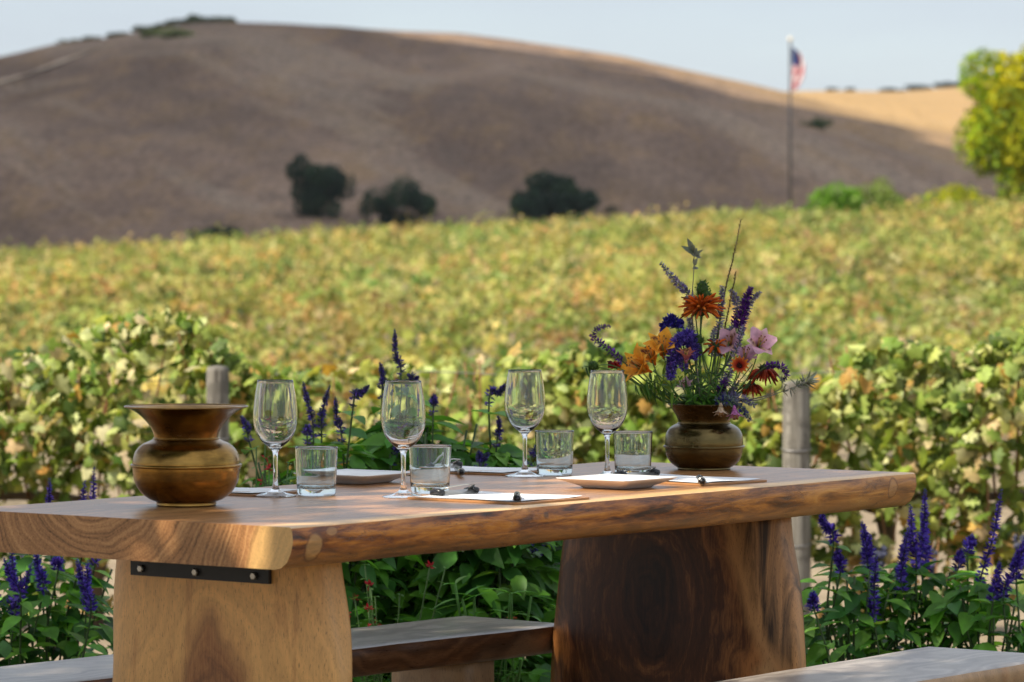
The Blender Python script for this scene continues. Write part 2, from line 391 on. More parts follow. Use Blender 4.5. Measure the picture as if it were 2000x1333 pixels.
def zfun(X, Y):
    if Y < 245:
        b = np.interp(Y, [-50, 10.5, 14.5, 20, 34, 60, 132, 150, 190, 245], [0, 0, -.22, -.55, -.95, -.35, 1.18, 1.15, -.6, -3.0])
        rp_ = sm((Y - 14) / 110)
        t = (.046 if X > 0 else .058) * X * rp_ + .12 * rp_
        t = max(-3, min(5, t)) * (1 if Y < 150 else 1 - sm((Y - 150) / 90))
        n = .12 * mnoise.noise(Vector((X * .05, Y * .05, 0))) * sm((Y - 20) / 40)
        return float(b + t + n)
    t1 = (Y - Y0) / (YC1 - Y0)
    h1 = hill_h(SKY1, X, YC1, .985); h2 = hill_h(SKY2, X, YC2, 1.0)
    def prof(t):
        if t <= 0: return 0
        if t <= 1: return .35 * t + .65 * math.sin(math.pi / 2 * t) ** 1.5
        return max(-.2, 1 - (t - 1) ** 2 * 1.6)
    a = h1 * prof(t1); b = h2 * prof((Y - 380) / (YC2 - 380)) * .998
    kk = 4.0
    m = max(a, b); z = m + math.log(math.exp((a - m) / kk * 2) + math.exp((b - m) / kk * 2)) * kk / 2 - .0
    z -= kk / 2 * .35
    amp = min(1, max(0, (Y - 270) / 120)) * (1 if Y < 520 else max(.12, 1 - (Y - 520) / 120))
    g = mnoise.noise(Vector((X * .012 + Y * .006, Y * .007, 3.3))) * 4.5 + mnoise.noise(Vector((X * .04, Y * .02, 9.1))) * 1.2
    g += -abs(mnoise.noise(Vector((X * .016 - Y * .004, Y * .003, 5.5)))) * 5 + 1.5
    return float(-3.0 + z + g * amp)
def ground_hit(px, py, y0=14, y1=1400):
    r = ray(px, py); Y = y0
    while Y < y1:
        t = Y / r.y
        if CAMZ + r.z * t < zfun(r.x * t, Y): return Vector((r.x * t, Y, zfun(r.x * t, Y)))
        Y += max(.1, Y * .004)
    return None
def sheet(name, ys, mat, nx=150, wf=.55, w0=25):
    V = []; 
    for y in ys:
        W = w0 + max(0, y) * wf
        for i in range(nx + 1):
            s_ = (i / nx * 2 - 1); s_ = math.copysign(abs(s_) ** 1.6, s_) if True else s_
            X = s_ * W; V.append((X, y, zfun(X, y)))
    Fc = [(j * (nx + 1) + i, j * (nx + 1) + i + 1, (j + 1) * (nx + 1) + i + 1, (j + 1) * (nx + 1) + i) for j in range(len(ys) - 1) for i in range(nx)]
    o = MB().add(V, np.array(Fc)).build(name, mat); return tag(o, kind='structure')
def ground_mat():
    k = NT('dry_soil_and_straw'); o = k.coord(); a = k.noise(o, 1.2, 6, .6); b = k.noise(o, 22, 4, .7); c0 = k.noise(o, 160, 2)
    c = k.ramp(a, [(.3, (.19, .14, .10)), (.5, (.28, .215, .15)), (.7, (.36, .28, .19))])
    c = k.mix(k.ramp(b, [(.45, 0.0), (.7, .6)]), c, (.22, .20, .09))
    c = k.mix(k.ramp(c0, [(.4, .5), (.55, 0.0)]), c, (.16, .12, .08))
    return k.done(k.bsdf(c, .95, 0, bump=b, bs=.5, bd=.03, Specular_IOR_Level=.1))
def hill_mat():
    k = NT('dry_grass'); o = k.coord(); st = k.map(o, (1, .16, 1))
    a = k.noise(st, .045, 5, .6, .5); b = k.noise(st, .22, 5, .65, .4); d = k.noise(st, 1.6, 4, .7); sq_ = k.n('ShaderNodeSeparateXYZ'); k.set(sq_.inputs[0], o); cq = k.n('ShaderNodeCombineXYZ')
    k.set(cq.inputs[0], k.math('ADD', k.math('MULTIPLY', sq_.outputs[0], .052), k.math('MULTIPLY', sq_.outputs[1], .0165)))
    k.set(cq.inputs[1], k.math('SUBTRACT', k.math('MULTIPLY', sq_.outputs[1], .0045), k.math('MULTIPLY', sq_.outputs[0], .003)))
    e = k.noise(cq.outputs[0], 1.0, 5, .6, .8)  # streak mask: light and dark of the gullies, painted into the grass colour
    c = k.ramp(a, [(.34, (.134, .088, .063)), (.5, (.192, .128, .091)), (.66, (.262, .178, .124))])
    c = k.mix(k.ramp(b, [(.48, 0.0), (.66, .6)]), c, (.25, .155, .075))
    c = k.mix(k.ramp(b, [(.32, .6), (.46, 0.0)]), c, (.125, .09, .068))
    c = k.mix(k.ramp(e, [(.53, 0.0), (.60, .5)]), c, (.28, .21, .15))
    c = k.mix(k.ramp(e, [(.36, .5), (.46, 0.0)]), c, (.115, .078, .056))
    c = k.mix(1.0, c, k.ramp(d, [(.3, .6), (.7, 1.4)]), 'MULTIPLY')
    sp_ = k.n('ShaderNodeSeparateXYZ'); k.set(sp_.inputs[0], o)      # golden sunlight on the right-hand and far grass, put into its colour
    q = k.math('ADD', k.math('MULTIPLY', sp_.outputs[0], .012), k.math('MULTIPLY', k.math('SUBTRACT', sp_.outputs[1], 600), .0022))
    q = k.math('ADD', q, k.math('MULTIPLY', a, .25)); c = k.mix(k.ramp(q, [(.25, 0.0), (.95, .75)]), c, (.40, .255, .105))
    return k.done(k.bsdf(c, 1.0, 0, bump=b, bs=.5, bd=3.0, Specular_IOR_Level=.05))
ys = list(np.linspace(-60, 8, 12)) + list(np.linspace(9, 40, 60)) + list(np.linspace(41, 244.9, 110))
sheet('ground', ys, ground_mat())
ys = list(np.linspace(245.2, 720, 150)) + list(np.linspace(726, 1340, 74))
sheet('hills', ys, hill_mat(), nx=240)
# dirt track climbing the left shoulder of the hill
def track():
    pts = [(-180, 205), (-60, 178), (20, 160), (80, 141), (130, 120), (175, 103), (205, 93)]
    mb = MB(); V = []
    sp = spline(pts, 60)
    for x, y in sp:
        h = ground_hit(x, y, 255)
        if h is None: continue
        for dx in (-2.6, -.8, .8, 2.6):
            V.append((h.x + dx * .6, h.y + dx * 2.0, zfun(h.x + dx * .6, h.y + dx * 2.0) + .25))
    n = len(V) // 4
    mb.add(V, [(i * 4 + j, i * 4 + j + 1, i * 4 + j + 5, i * 4 + j + 4) for i in range(n - 1) for j in range(3)])
    tag(mb.build('dirt_track', plain('track_dirt', (.46, .34, .23), 1, nscale=.3)), kind='structure')
track()

# cloud high above the hill; its shadow falls over the near slope
def cloud():
    mb = MB(); k = 190 / SUN.z
    P1 = ground_hit(1080, 92, 255) or Vector((10, 690, 40)); P2 = ground_hit(1885, 314, 255)
    P1 = Vector((P1.x, P1.y, 0)); P2 = Vector((P2.x, P2.y, 0)); d = (P2 - P1).normalized(); nn = Vector((-d.y, d.x, 0))
    if nn.y < 0: nn = -nn
    r_ = random.Random(5)
    X = -420
    while X < 420:
        Y = 300
        while Y < 1000:
            p = Vector((X + r_.uniform(-8, 8), Y + r_.uniform(-8, 8), 0)); sd = (p - P1).dot(nn)
            rad = r_.uniform(24, 34)
            lim = -rad * .85
            if p.y > 760 and sd > lim: pass
            if sd < lim:
                z = zfun(p.x, p.y) if p.y > 245 else 0
                q = Vector((p.x, p.y, 18)) + SUN * k
                ball(mb, q, rad, 12, 8, sq=(1, 1, .45))
            Y += 26
        X += 26
    o = mb.build('cloud', plain('cloud_white', (.85, .86, .88), 1.0, var=.02, nscale=.01))
    tag(o, 'broad white cumulus cloud high over the brown hill', 'cloud')
cloud()

# ------------------------------------------------------------------ trees
def crown_leaves(mb, centre, rad, n, size, pal, wts, clumps=26, seed=1, tpl=QUAD, squash=.8, hollow=.35):
    r_ = np.random.RandomState(seed)
    cc = r_.normal(size=(clumps, 3)); cc /= np.linalg.norm(cc, axis=1, keepdims=True)
    cc *= (r_.uniform(hollow, 1.0, (clumps, 1)) ** .6) * .78; cc[:, 2] = cc[:, 2] * squash
    cr = r_.uniform(.20, .40, clumps); cc *= r_.uniform(.8, 1.22, (clumps, 1))
    idx = r_.randint(0, clumps, n)
    d = r_.normal(size=(n, 3)); d /= np.linalg.norm(d, axis=1, keepdims=True)
    P = cc[idx] + d * (cr[idx] * r_.uniform(.55, 1.0, n) ** .5)[:, None]
    P = P * np.array(rad) + np.array(centre)
    nr = d * .7 + r_.normal(size=(n, 3)) * .6 + np.array([0, 0, .4])
    tip = r_.normal(size=(n, 3)) + np.array([0, 0, -.5])
    base = np.array(pal)[r_.choice(len(pal), clumps, p=np.array(wts) / sum(wts))][idx]
    alt = np.array(pal)[r_.choice(len(pal), n, p=np.array(wts) / sum(wts))]
    col = np.clip((base * .6 + alt * .4) * (1 + r_.normal(size=(n, 1)) * .18), .002, .9)
    leaves(mb, tpl, P, nr, tip, size * r_.uniform(.7, 1.3, n), col)
def tree(name, label, cat, base, h, w_, pal, wts, n, size, seed, group=None, trunk_h=.3, clumps=26, trunk_r=None, squash=.8, bush=False):
    t = thing(name, label, cat, base, 0, group)
    tr = trunk_r or h * .035
    r_ = random.Random(seed)
    mb = MB(); tube(mb, [(0, 0, -.3), (tr * .5, 0, h * max(.05, trunk_h)), (0, 0, h * .62)], [tr * 1.3, tr, tr * .4], 8)
    for i in range(6):
        a = i * 1.05 + r_.uniform(-.3, .3); z0 = h * r_.uniform(max(.05, trunk_h) * .7, .5)
        tube(mb, [(0, 0, z0), (math.cos(a) * w_ * .2, math.sin(a) * w_ * .2, z0 + h * .15), (math.cos(a) * w_ * .38, math.sin(a) * w_ * .38, z0 + h * .3)], [tr * .5, tr * .3, tr * .12], 6)
    mb.build('stem' if bush else 'trunk', M['bark'], t)
    mb = MB(); cz = h * (.5 + trunk_h * .35)
    crown_leaves(mb, (0, 0, cz), (w_ / 2, w_ / 2, h - cz), n, size, pal, wts, clumps, seed, squash=squash)
    mb.build('foliage' if bush else 'crown', M['fieldleaf'], t)
    return t
OAK = [(.022, .052, .030), (.038, .075, .034), (.013, .032, .020)]
def hill_tree(px0, px1, ytop, ybot, label, seed, n=5000, name='oak_tree', group='dark oaks on the brown hillside', sizef=.05, th=-.12, pal=OAK, wts=(1, 1, 1)):
    cx = (px0 + px1) / 2; g = ground_hit(cx, ybot, 250)
    if g is None: g = at(cx, ybot, 420); 
    sc = F / g.y; return tree(name, label, 'tree' if 'tree' in name else 'bush', (g.x, g.y, g.z - (ybot - ytop) / sc * .10), (ybot - ytop) / sc * 1.16, (px1 - px0) / sc * 1.15, pal, wts, n, (px1 - px0) / sc * sizef, seed, group, trunk_h=th, squash=1.0)
hill_tree(560, 684, 296, 424, 'tallest and widest dark oak on the brown hillside, leftmost of the upper three', 3, 7000)
hill_tree(722, 838, 352, 442, 'dark rounded oak between the tallest oak and the low wide one', 4, 6000)
hill_tree(1004, 1170, 345, 428, 'low wide dark oak standing right of the other oaks', 5, 6000)
hill_tree(694, 728, 390, 432, 'small dark shrub squeezed between the two left oaks', 6, 1500, 'oak_shrub', 'dark shrubs on the brown hillside')
hill_tree(370, 490, 448, 478, 'low dark oak half sunk behind the left vineyard crest', 7, 3000)
hill_tree(1178, 1212, 400, 420, 'tiny dark shrub just right of the low wide oak', 8, 800, 'oak_shrub', 'dark shrubs on the brown hillside')
hill_tree(1570, 1625, 232, 252, 'small green shrub on the shaded slope right of the flagpole', 9, 700, 'hillside_shrub', None, .08, pal=[(.05, .09, .03)], wts=(1,))
SCRUB = [(.10, .12, .055), (.07, .09, .045), (.13, .15, .07)]
def ridge_bush(px, y, wpx, hpx, label, seed, Yc=YC1, g=None, pal=SCRUB):
    X = (px - 1000) / F * Yc; best = None
    for q in np.linspace(Yc - 90, Yc + 40, 40):
        x_ = (px - 1000) / F * q; z = zfun(x_, q); e = (z - CAMZ) / q
        if best is None or e > best[0]: best = (e, x_, q, z)
    _, x_, q, z = best; sc = F / q
    tree('ridge_shrub', label, 'bush', (x_, q, z - .5), hpx / sc + .5, wpx / sc, pal, (1,) * len(pal), 500, wpx / sc * .09, seed, g, trunk_h=.1, bush=True, clumps=12)
for i, (px, wd, hh, lb) in enumerate([(290, 70, 7, 'small dark shrub lowest on the left ridge skyline'), (345, 50, 11, 'dark shrub on the ridge skyline left of the summit, second from the left'),
        (235, 60, 6, 'low olive scrub on the skyline between two small shrubs'), (140, 60, 5, 'faint low scrub far down the left skyline'), (412, 60, 9, 'low scrub joining the two summit shrubs'), (318, 60, 7, 'low scrub linking the first two skyline shrubs'), (365, 50, 9, 'thin scrub just before the summit shrubs'),
        (385, 56, 15, 'dark shrub at the start of the summit scrub'), (440, 60, 12, 'dark rounded shrub at the very top of the brown hill'), (180, 40, 7, 'tiny shrub on the falling left skyline')]):
    ridge_bush(px, 0, wd, hh, lb, 20 + i, g='shrubs along the hill skyline')
for i, (px, wd, hh, lb) in enumerate([(1625, 30, 8, 'tiny dark tree on the far golden ridge, left of a pair'), (1660, 32, 8, 'tiny dark tree on the far golden ridge, right of a pair'),
        (1740, 60, 7, 'first dark clump of the tree line on the far right ridge'), (1800, 70, 9, 'second dark clump of the tree line on the far right ridge'),
        (1860, 70, 11, 'third dark clump of the tree line on the far right ridge'), (1915, 70, 13, 'last dark clump of the far tree line before the yellow tree')]):
    ridge_bush(px, 0, wd, hh, lb, 30 + i, YC2, 'dark trees along the far ridge', [(.02, .035, .03)])
for i, (px, py, wd, hh, lb) in enumerate([(300, 72, 60, 16, 'green shrub on the slope just below the skyline, left'), (345, 74, 80, 22, 'broad green shrub patch just below the hill summit')]):
    g_ = ground_hit(px, py, 255)
    if g_ is None: g_ = at(px, py, 640)
    tree('slope_shrub', lb, 'bush', (g_.x, g_.y, g_.z - .3), hh / F * g_.y, wd / F * g_.y, [(.26, .28, .12), (.20, .25, .10)], (1, 1), 900, .5, 50 + i, 'green shrubs below the summit', trunk_h=.1, bush=True)

YEL = [(.46, .44, .008), (.22, .34, .008), (.08, .16, .008), (.60, .50, .010)]
g_ = at(1995, 392, 128); zb = zfun(g_.x, 128)
tree('yellow_green_tree', 'bright yellow-green leafy tree cut by the right edge of the view', 'tree', (g_.x + .35, 128, zb), at(1990, 48, 128).z - zb, 5.4, YEL, (3, 4, 3, 2.5), 26000, .18, 61, trunk_h=.16, clumps=40, trunk_r=.14, squash=.95)
g_ = at(1655, 398, 124); zb = zfun(g_.x, 124)
tree('garden_shrub', 'round bright green shrub rising above the vineyard crest', 'bush', (at(1632, 390, 124).x, 124, zb), at(1632, 340, 124).z - zb, 2.1, [(.16, .34, .02), (.12, .26, .02)], (1, 1), 2500, .12, 62, 'green shrubs above the vineyard crest', trunk_h=.15, bush=True)
tree('garden_shrub', 'taller olive green shrub beside the round bright one', 'bush', (at(1705, 390, 127).x, 127, zb), at(1705, 330, 127).z - zb, 2.3, [(.16, .24, .04), (.22, .28, .06)], (1, 1), 2500, .12, 63, 'green shrubs above the vineyard crest', trunk_h=.15, bush=True)
zb = zfun(at(1860, 380, 126).x, 126)
tree('garden_shrub', 'low yellow-green shrub at the foot of the yellow tree', 'bush', (at(1862, 390, 126).x, 126, zb), at(1862, 350, 126).z - zb, 3.0, YEL, (3, 3, 2, 1), 2500, .13, 64, 'green shrubs above the vineyard crest', trunk_h=.15, bush=True)

# flagpole with a limp flag
def flagpole():
    d = 140; x = at(1543, 400, d).x; z0 = zfun(x, d); zt = at(1543, 80, d).z
    t = thing('flagpole', 'tall thin dark flagpole rising above the vineyard crest', 'flagpole', (x, d, z0))
    mb = MB(); tube(mb, [(0, 0, 0), (0, 0, (zt - z0) * .6), (0, 0, zt - z0)], [.06, .052, .035], 10)
    mb.build('pole', plain('dark_pole_paint', (.035, .035, .04), .5), t)
    mb = MB(); ball(mb, (0, 0, zt - z0 + .06), .085, 12, 8); mb.build('finial', plain('pale_gold', (.75, .65, .48), .35, .2), t)
    # flag hanging in folds: stripes run down the drooping cloth
    k = NT('flag_cloth'); a = k.n('ShaderNodeAttribute', attribute_name='Col')
    fm = k.done(k.bsdf(a.outputs['Color'], .8))
    mb = MB(); nx, nz = 26, 40; H = 1.6; V = []; cols = []
    for j in range(nz + 1):
        v = j / nz
        for i in range(nx + 1):
            u = i / nx
            wdt = .12 + .36 * math.sin(math.pi * min(1, v * .95 + .05)) ** .8
            X = .06 + u * wdt; Yf = .10 * math.sin(u * 11 + v * 3) * (.4 + u)
            V.append((X, Yf, zt - z0 - .22 - v * H * (1 - .10 * u) - .15 * u))
            s_ = u * 1.1 + v * 1.15                       # drooping cloth: stripe index runs diagonally
            if v < .42 and u < .75 - v * .3: c = (.03, .05, .18)
            else: c = (.50, .03, .045) if int(s_ * 6.5) % 2 else (.78, .76, .76)
            cols.append(c)
    mb.add(V, np.array([(j * (nx + 1) + i, j * (nx + 1) + i + 1, (j + 1) * (nx + 1) + i + 1, (j + 1) * (nx + 1) + i) for j in range(nz) for i in range(nx)]), 0, np.array(cols))
    o = mb.build('flag', fm)
    o.location = (x, d, z0); tag(o, 'limp red, white and blue striped flag hanging from the tall pole', 'flag')
flagpole()

# ------------------------------------------------------------------ vineyard on the slope (one mass)
VP = [(.165, .235, .04), (.275, .325, .065), (.42, .425, .115), (.49, .37, .11), (.05, .095, .018), (.38, .22, .09), (.49, .44, .18)]
VW = [5.2, 5.8, 4.5, 2.5, 3.6, 1.6, 1.6]
def field():
    mb = MB(); Y = 31.0; tot = 0
    while Y < 136:
        half = Y * .175 + 4
        per = 185 if Y < 60 else (130 if Y < 95 else 105)
        n = int(half * 2 * per)
        x = rng.uniform(-half, half, n); off = rng.uniform(0, 1.2); c_ = np.round((x - off) / 1.2)
        x = np.sort(np.where(rng.uniform(0, 1, n) < .72, c_ * 1.2 + off + .05 * np.sin(c_ * 7) + rng.normal(size=n) * .27, x))
        # clumpy vines: vary height and vigour along the row
        ph = np.array([mnoise.noise(Vector((q * .9, Y * 1.7, 1.0))) for q in x]); ph2 = np.array([mnoise.noise(Vector((q * 3.1, Y * 2.3, 4.0))) for q in x])
        top = 1.10 + .30 * ph + .26 * ph2
        v = rng.uniform(0, 1, n) ** .45
        z = .35 + (top - .35) * v + (rng.uniform(0, 1, n) < .04) * rng.uniform(0, .42, n)
        y = Y + .10 * x + rng.normal(size=n) * .26 * (1.15 - .5 * v)
        gz = np.array([zfun(a, b) for a, b in zip(x[::4], y[::4])]).repeat(4)[:n]
        gz = np.concatenate([gz, np.full(n - len(gz), gz[-1])]) if len(gz) < n else gz
        P = np.stack([x, y, gz + z], 1)
        nr = rdir(n) * .8 + np.array([-.1, -.5, .55]); tip = rdir(n) + np.array([0, 0, -.7])
        hue = np.array([mnoise.noise(Vector((q * .30, Y * .16, 8.0))) for q in x])
        vig = np.array([mnoise.noise(Vector((q * .22 + Y * .1, Y * .21, 2.0))) for q in x])
        cl = np.floor((x + 50 + .3 * ph2) / .34).astype(int); cb = pick(VP, VW, cl.max() + 2, .1)[cl]
        col = cb * .62 + pick(VP, VW, n, .14) * .38
        col = col * (1 + hue[:, None] * np.array([.42, .05, .0])) * (1 + .35 * vig[:, None])
        sz = (.10 if Y < 60 else (.112 if Y < 95 else .13)) * rng.uniform(.7, 1.25, n)
        leaves(mb, QUAD, P, nr, tip, sz, np.clip(col * np.array([1.08, 1.0, 1.12]), .01, .9)); tot += n
        Y += 2.35
    print('field leaves', tot)
    tag(mb.build('vineyard', M['fieldleaf']), 'rows of yellowing green grapevines covering the slope up to the crest', 'vineyard', kind='stuff')
field()

# ------------------------------------------------------------------ front trellis row
def rowY(X): return 15.0 - .10 * X
TOPS = [(-900, 700), (-300, 690), (0, 715), (100, 660), (200, 622), (330, 602), (430, 640), (475, 700), (560, 722), (700, 708), (880, 712), (950, 685), (1040, 705), (1140, 665), (1250, 660), (1400, 690), (1500, 745), (1600, 740), (1660, 690), (1720, 650), (1800, 665), (1860, 690), (1950, 640), (2060, 645), (2400, 690), (3000, 690)]
def top_z(X):
    Y = rowY(X); px = 1000 + F * X / Y
    y = np.interp(px, [a for a, b in TOPS], [b for a, b in TOPS]); return CAMZ - (y - YH) / F * Y
FP = [(.13, .20, .03), (.23, .31, .055), (.38, .42, .10), (.52, .52, .19), (.60, .56, .30), (.52, .28, .07), (.54, .39, .20), (.06, .11, .02)]
FW = [4.5, 5.5, 5.5, 3.2, 1.5, 1.0, 1.2, 3.6]
vx = [-3.55, -2.55, -1.62, -.80, .0, .66, 1.42, 2.16, 3.1, 4.0]
vlab = {3: None}
VL = ['grapevine wholly left of the brass urn and past the view edge', 'leafy grapevine at the left edge of the front row',
      'tallest pale-leaved grapevine, behind the wide-rimmed brass pot', 'low grapevine behind the two left wine glasses, right of the lichened post',
      'grapevine behind the two right wine glasses', 'grapevine behind the flower arrangement', 'grapevine just right of the grey post, behind the table end',
      'dense grapevine at the right edge of the front row', 'grapevine past the right edge of the view', 'last grapevine of the row far past the right edge']
for i, X in enumerate(vx):
    lo = (vx[i - 1] + X) / 2 - .08 if i else X - .6; hi = (vx[i + 1] + X) / 2 + .08 if i < len(vx) - 1 else X + .6
    Yr = rowY(X); gz = zfun(X, Yr)
    t = thing('grapevine', VL[i], 'grapevine', (X, Yr, gz), 0, 'grapevines of the front trellis row')
    r_ = random.Random(100 + i)
    mb = MB(); j = [r_.uniform(-.05, .05) for _ in range(8)]
    tube(mb, [(j[0], j[1], -.1), (j[2], j[3], .18), (j[4], j[5], .36), (j[6] * .5, 0, .50)], [.045, .035, .032, .04], 9)
    tube(mb, [(0, 0, .48), (-.2, .02, .53), (lo - X, .0, .52)], [.028, .02, .012], 7)
    tube(mb, [(0, 0, .48), (.2, -.02, .53), (hi - X, .0, .52)], [.028, .02, .012], 7)
    mb.build('trunk', M['bark'], t)
    mb = MB()
    for q in range(11):
        bx = r_.uniform(lo, hi); tz = top_z(bx) - gz
        lean = r_.uniform(-.15, .15)
        tube(mb, [(bx - X, 0, .52), (bx - X + lean * .5, r_.uniform(-.1, .1), .52 + (tz - .52) * .5), (bx - X + lean, r_.uniform(-.2, .2), tz * .97)], [.006, .005, .003], 5, col=(.22, .10, .04))
    for q in range(7):
        bx = r_.uniform(lo, hi); y0 = r_.uniform(-.3, -.1)
        tube(mb, [(bx - X, 0, .55), (bx - X + .08, y0, .6), (bx - X + r_.uniform(-.2, .2), y0 - .08, .15)], [.005, .004, .003], 5, col=(.35, .18, .08))
    mb.build('cane', M['stem'], t)
    mb = MB(); n = int(2400 * (hi - lo))
    x = rng.uniform(lo, hi, n); tz = np.array([top_z(q) for q in x]) - gz
    dn = np.array([mnoise.noise(Vector((q * 2.2, 0, 3))) for q in x]) * .5
    low = .29 + .12 * dn
    v = rng.uniform(0, 1, n) ** .85; z = low + (tz - low) * v
    stray = rng.uniform(0, 1, n) < .07; z = np.where(stray, rng.uniform(.08, .35, n), z)
    th = .27 * np.sqrt(np.clip(1 - np.abs(v - .45) ** 2 * 2.2, .15, 1))
    y = np.where(rng.uniform(0, 1, n) < .62, -th + rng.normal(size=n) * .05, rng.uniform(-1, 1, n) * th)
    # clumps and holes
    keep = np.array([mnoise.noise(Vector((a * 3.4, b * 5 + c * 2, c * 3.6))) for a, b, c in zip(x, y, z)]) > -.16
    x, y, z, v = x[keep], y[keep], z[keep], v[keep]; n = len(x)
    P = np.stack([x - X, y - .10 * (x - X), z], 1)
    nr = rdir(n) * .85 + np.array([-.42, -.45, .48]); tip = rdir(n) * .8 + np.array([0, -.1, -.8])
    fr = np.array([mnoise.noise(Vector((a * 1.3, 1.0, c * 2.0))) for a, c in zip(x, z)])
    cl = np.floor(np.abs(fr + .7) * 9 + z * 7).astype(int); cb = pick(FP[:5], FW[:5], cl.max() + 2, .1)[cl]
    col = pick(FP, FW, n, .14) * .82 + cb * .18; dry = (rng.uniform(0, 1, n) < np.clip((.50 - z) * .9, 0, .3)); col[dry] = pick([(.52, .30, .12), (.55, .36, .12), (.45, .32, .16)], [1, 1, 1], int(dry.sum()))
    if i in (1, 2): 
        pl = (rng.uniform(0, 1, n) < np.clip((z - .55) * .5, 0, .22)); col[pl] = pick([(.60, .55, .30), (.58, .46, .28), (.50, .52, .22)], [2, 1, 2], int(pl.sum()))
    leaves(mb, VINE, P, nr, tip, rng.uniform(.032, .074, n), col)
    mb.build('foliage', M['vineleaf'], t)
    for q in range(4):
        bx = r_.uniform(lo + .1, hi - .1) - X; z0 = r_.uniform(.33, .47); mb = MB()
        for b in range(46):
            a = r_.uniform(0, 6.28); h_ = r_.uniform(0, 1); rr = .034 * (1 - h_) ** .6 * r_.uniform(.5, 1)
            ball(mb, (bx + rr * math.cos(a), -.30 + rr * math.sin(a), z0 - h_ * .13), .0095, 6, 4, col=(1, 1, 1))
        mb.build('grape_cluster', M['grape'], t)
def post(px, ytop, wpx, label, dy):
    X = (px - 1000) / F * (15 + dy); Yr = rowY(X) + dy; X = (px - 1000) / F * Yr; gz = zfun(X, Yr); zt = at(px, ytop, Yr).z
    t = thing('vineyard_post', label, 'post', (X, Yr, gz), 0, 'wooden posts of the front trellis row')
    r = wpx / F * Yr / 2; H = zt - gz; pr = [(0, -.3), (r * 1.08, -.3), (r * 1.05, 0), (r, H * .5), (r * .96, H - .02), (r * .90, H - .004), (r * .7, H), (0, H + .004)]
    mb = MB(); lathe(mb, pr, 20); mb.build('post_body', M['postwood'], t)
    for hh in (.27, .55):
        mb = MB(); tube(mb, [(r * 1.02 * math.cos(a), r * 1.02 * math.sin(a), hh * H / .75 + .006 * math.sin(a)) for a in np.linspace(0, 2 * math.pi, 25)], .004, 6); mb.build('wire_loop', M['wire'], t)
post(1556, 745, 56, 'tall grey weathered post right of the flower arrangement', -.42)
post(425, 716, 46, 'lichened grey post top just right of the tallest grapevine', -.42)
post(-780, 720, 50, 'trellis post past the left edge of the view', 0)
post(2700, 720, 50, 'trellis post past the right edge of the view', 0)
for zz, lb in ((.52, 'lowest trellis wire of the front vine row'), (.80, 'middle trellis wire of the front vine row'), (1.0, 'top trellis wire of the front vine row')):
    mb = MB(); tube(mb, [(x, rowY(x) - (.05 if zz > .6 else 0), zfun(x, rowY(x)) + zz - .02 * math.sin(x * 3)) for x in np.linspace(-4.2, 4.6, 30)], .0022, 5)
    tag(mb.build('trellis_wire', M['wire']), lb, 'wire', 'wires of the front trellis row')

# ------------------------------------------------------------------ shade tree beside the table (out of view, casts the shade)
def shade_tree():
    t = thing('shade_tree', 'broad leafy shade tree spreading over the picnic table from the left', 'tree', (-4.6, 4.0, 0))
    mb = MB(); tube(mb, [(0, 0, -.1), (.1, .1, 1.4), (.3, .5, 2.6), (.9, 1.2, 4.0)], [.24, .19, .16, .08], 12)
    for a in np.linspace(0, 6.28, 9)[:-1]:
        tube(mb, [(.25, .4, 2.4), (.9 + math.cos(a) * 1.2, 1.4 + math.sin(a) * 1.4, 3.5), (1.4 + math.cos(a) * 2.5, 2.0 + math.sin(a) * 2.8, 4.2)], [.09, .06, .02], 8)
    mb.build('trunk', M['bark'], t)
    mb = MB(); r_ = np.random.RandomState(9); n = 11500
    a = r_.uniform(0, 2 * math.pi, n); rr = np.sqrt(r_.uniform(0, 1, n))
    P = np.stack([1.35 + np.cos(a) * rr * 3.0, 1.85 + np.sin(a) * rr * 3.0, 4.15 + r_.normal(size=n) * .42 - rr * rr * .5], 1)
    # gaps cut in the crown to let sun onto chosen spots of the table
    zt = .76; kk = (P[:, 2] - zt) / SUN.z
    gx = P[:, 0] - 4.6 - SUN.x * kk; gy = P[:, 1] + 4.0 - SUN.y * kk
    hole = np.zeros(n, bool)
    for hx, hy, ha, hb in HOLES: hole |= ((gx - hx) / ha) ** 2 + ((gy - hy) / hb) ** 2 < 1
    print('canopy', (~hole).sum()); P = P[~hole]; n = len(P)
    leaves(mb, QUAD, P, rdir(n) + np.array([0, 0, .8]), rdir(n), r_.uniform(.10, .2, n), pick([(.05, .11, .02), (.08, .16, .03)], [1, 1], n))
    mb.build('crown', M['leaf'], t)
p1 = onz(960, 972, .76); p2 = onz(1200, 950, .76)
p3 = onz(1320, 962, .76)
p4 = onz(805, 958, .80); p5 = onz(1215, 925, .80); p6 = onz(345, 975, .9)
p7 = onz(535, 1070, .725); p8 = onz(900, 1025, .74); p9 = onz(1130, 1000, .74)
HOLES = [(p6.x, p6.y, .05, .05), (p7.x - .01, p7.y, .10, .10), (p8.x, p8.y, .10, .10), (p9.x, p9.y, .12, .12), (p4.x, p4.y, .12, .12), (p5.x, p5.y, .12, .12), (p1.x, p1.y, .27, .24), (p2.x, p2.y + .02, .26, .26), (p3.x, p3.y, .2, .2)]
shade_tree()

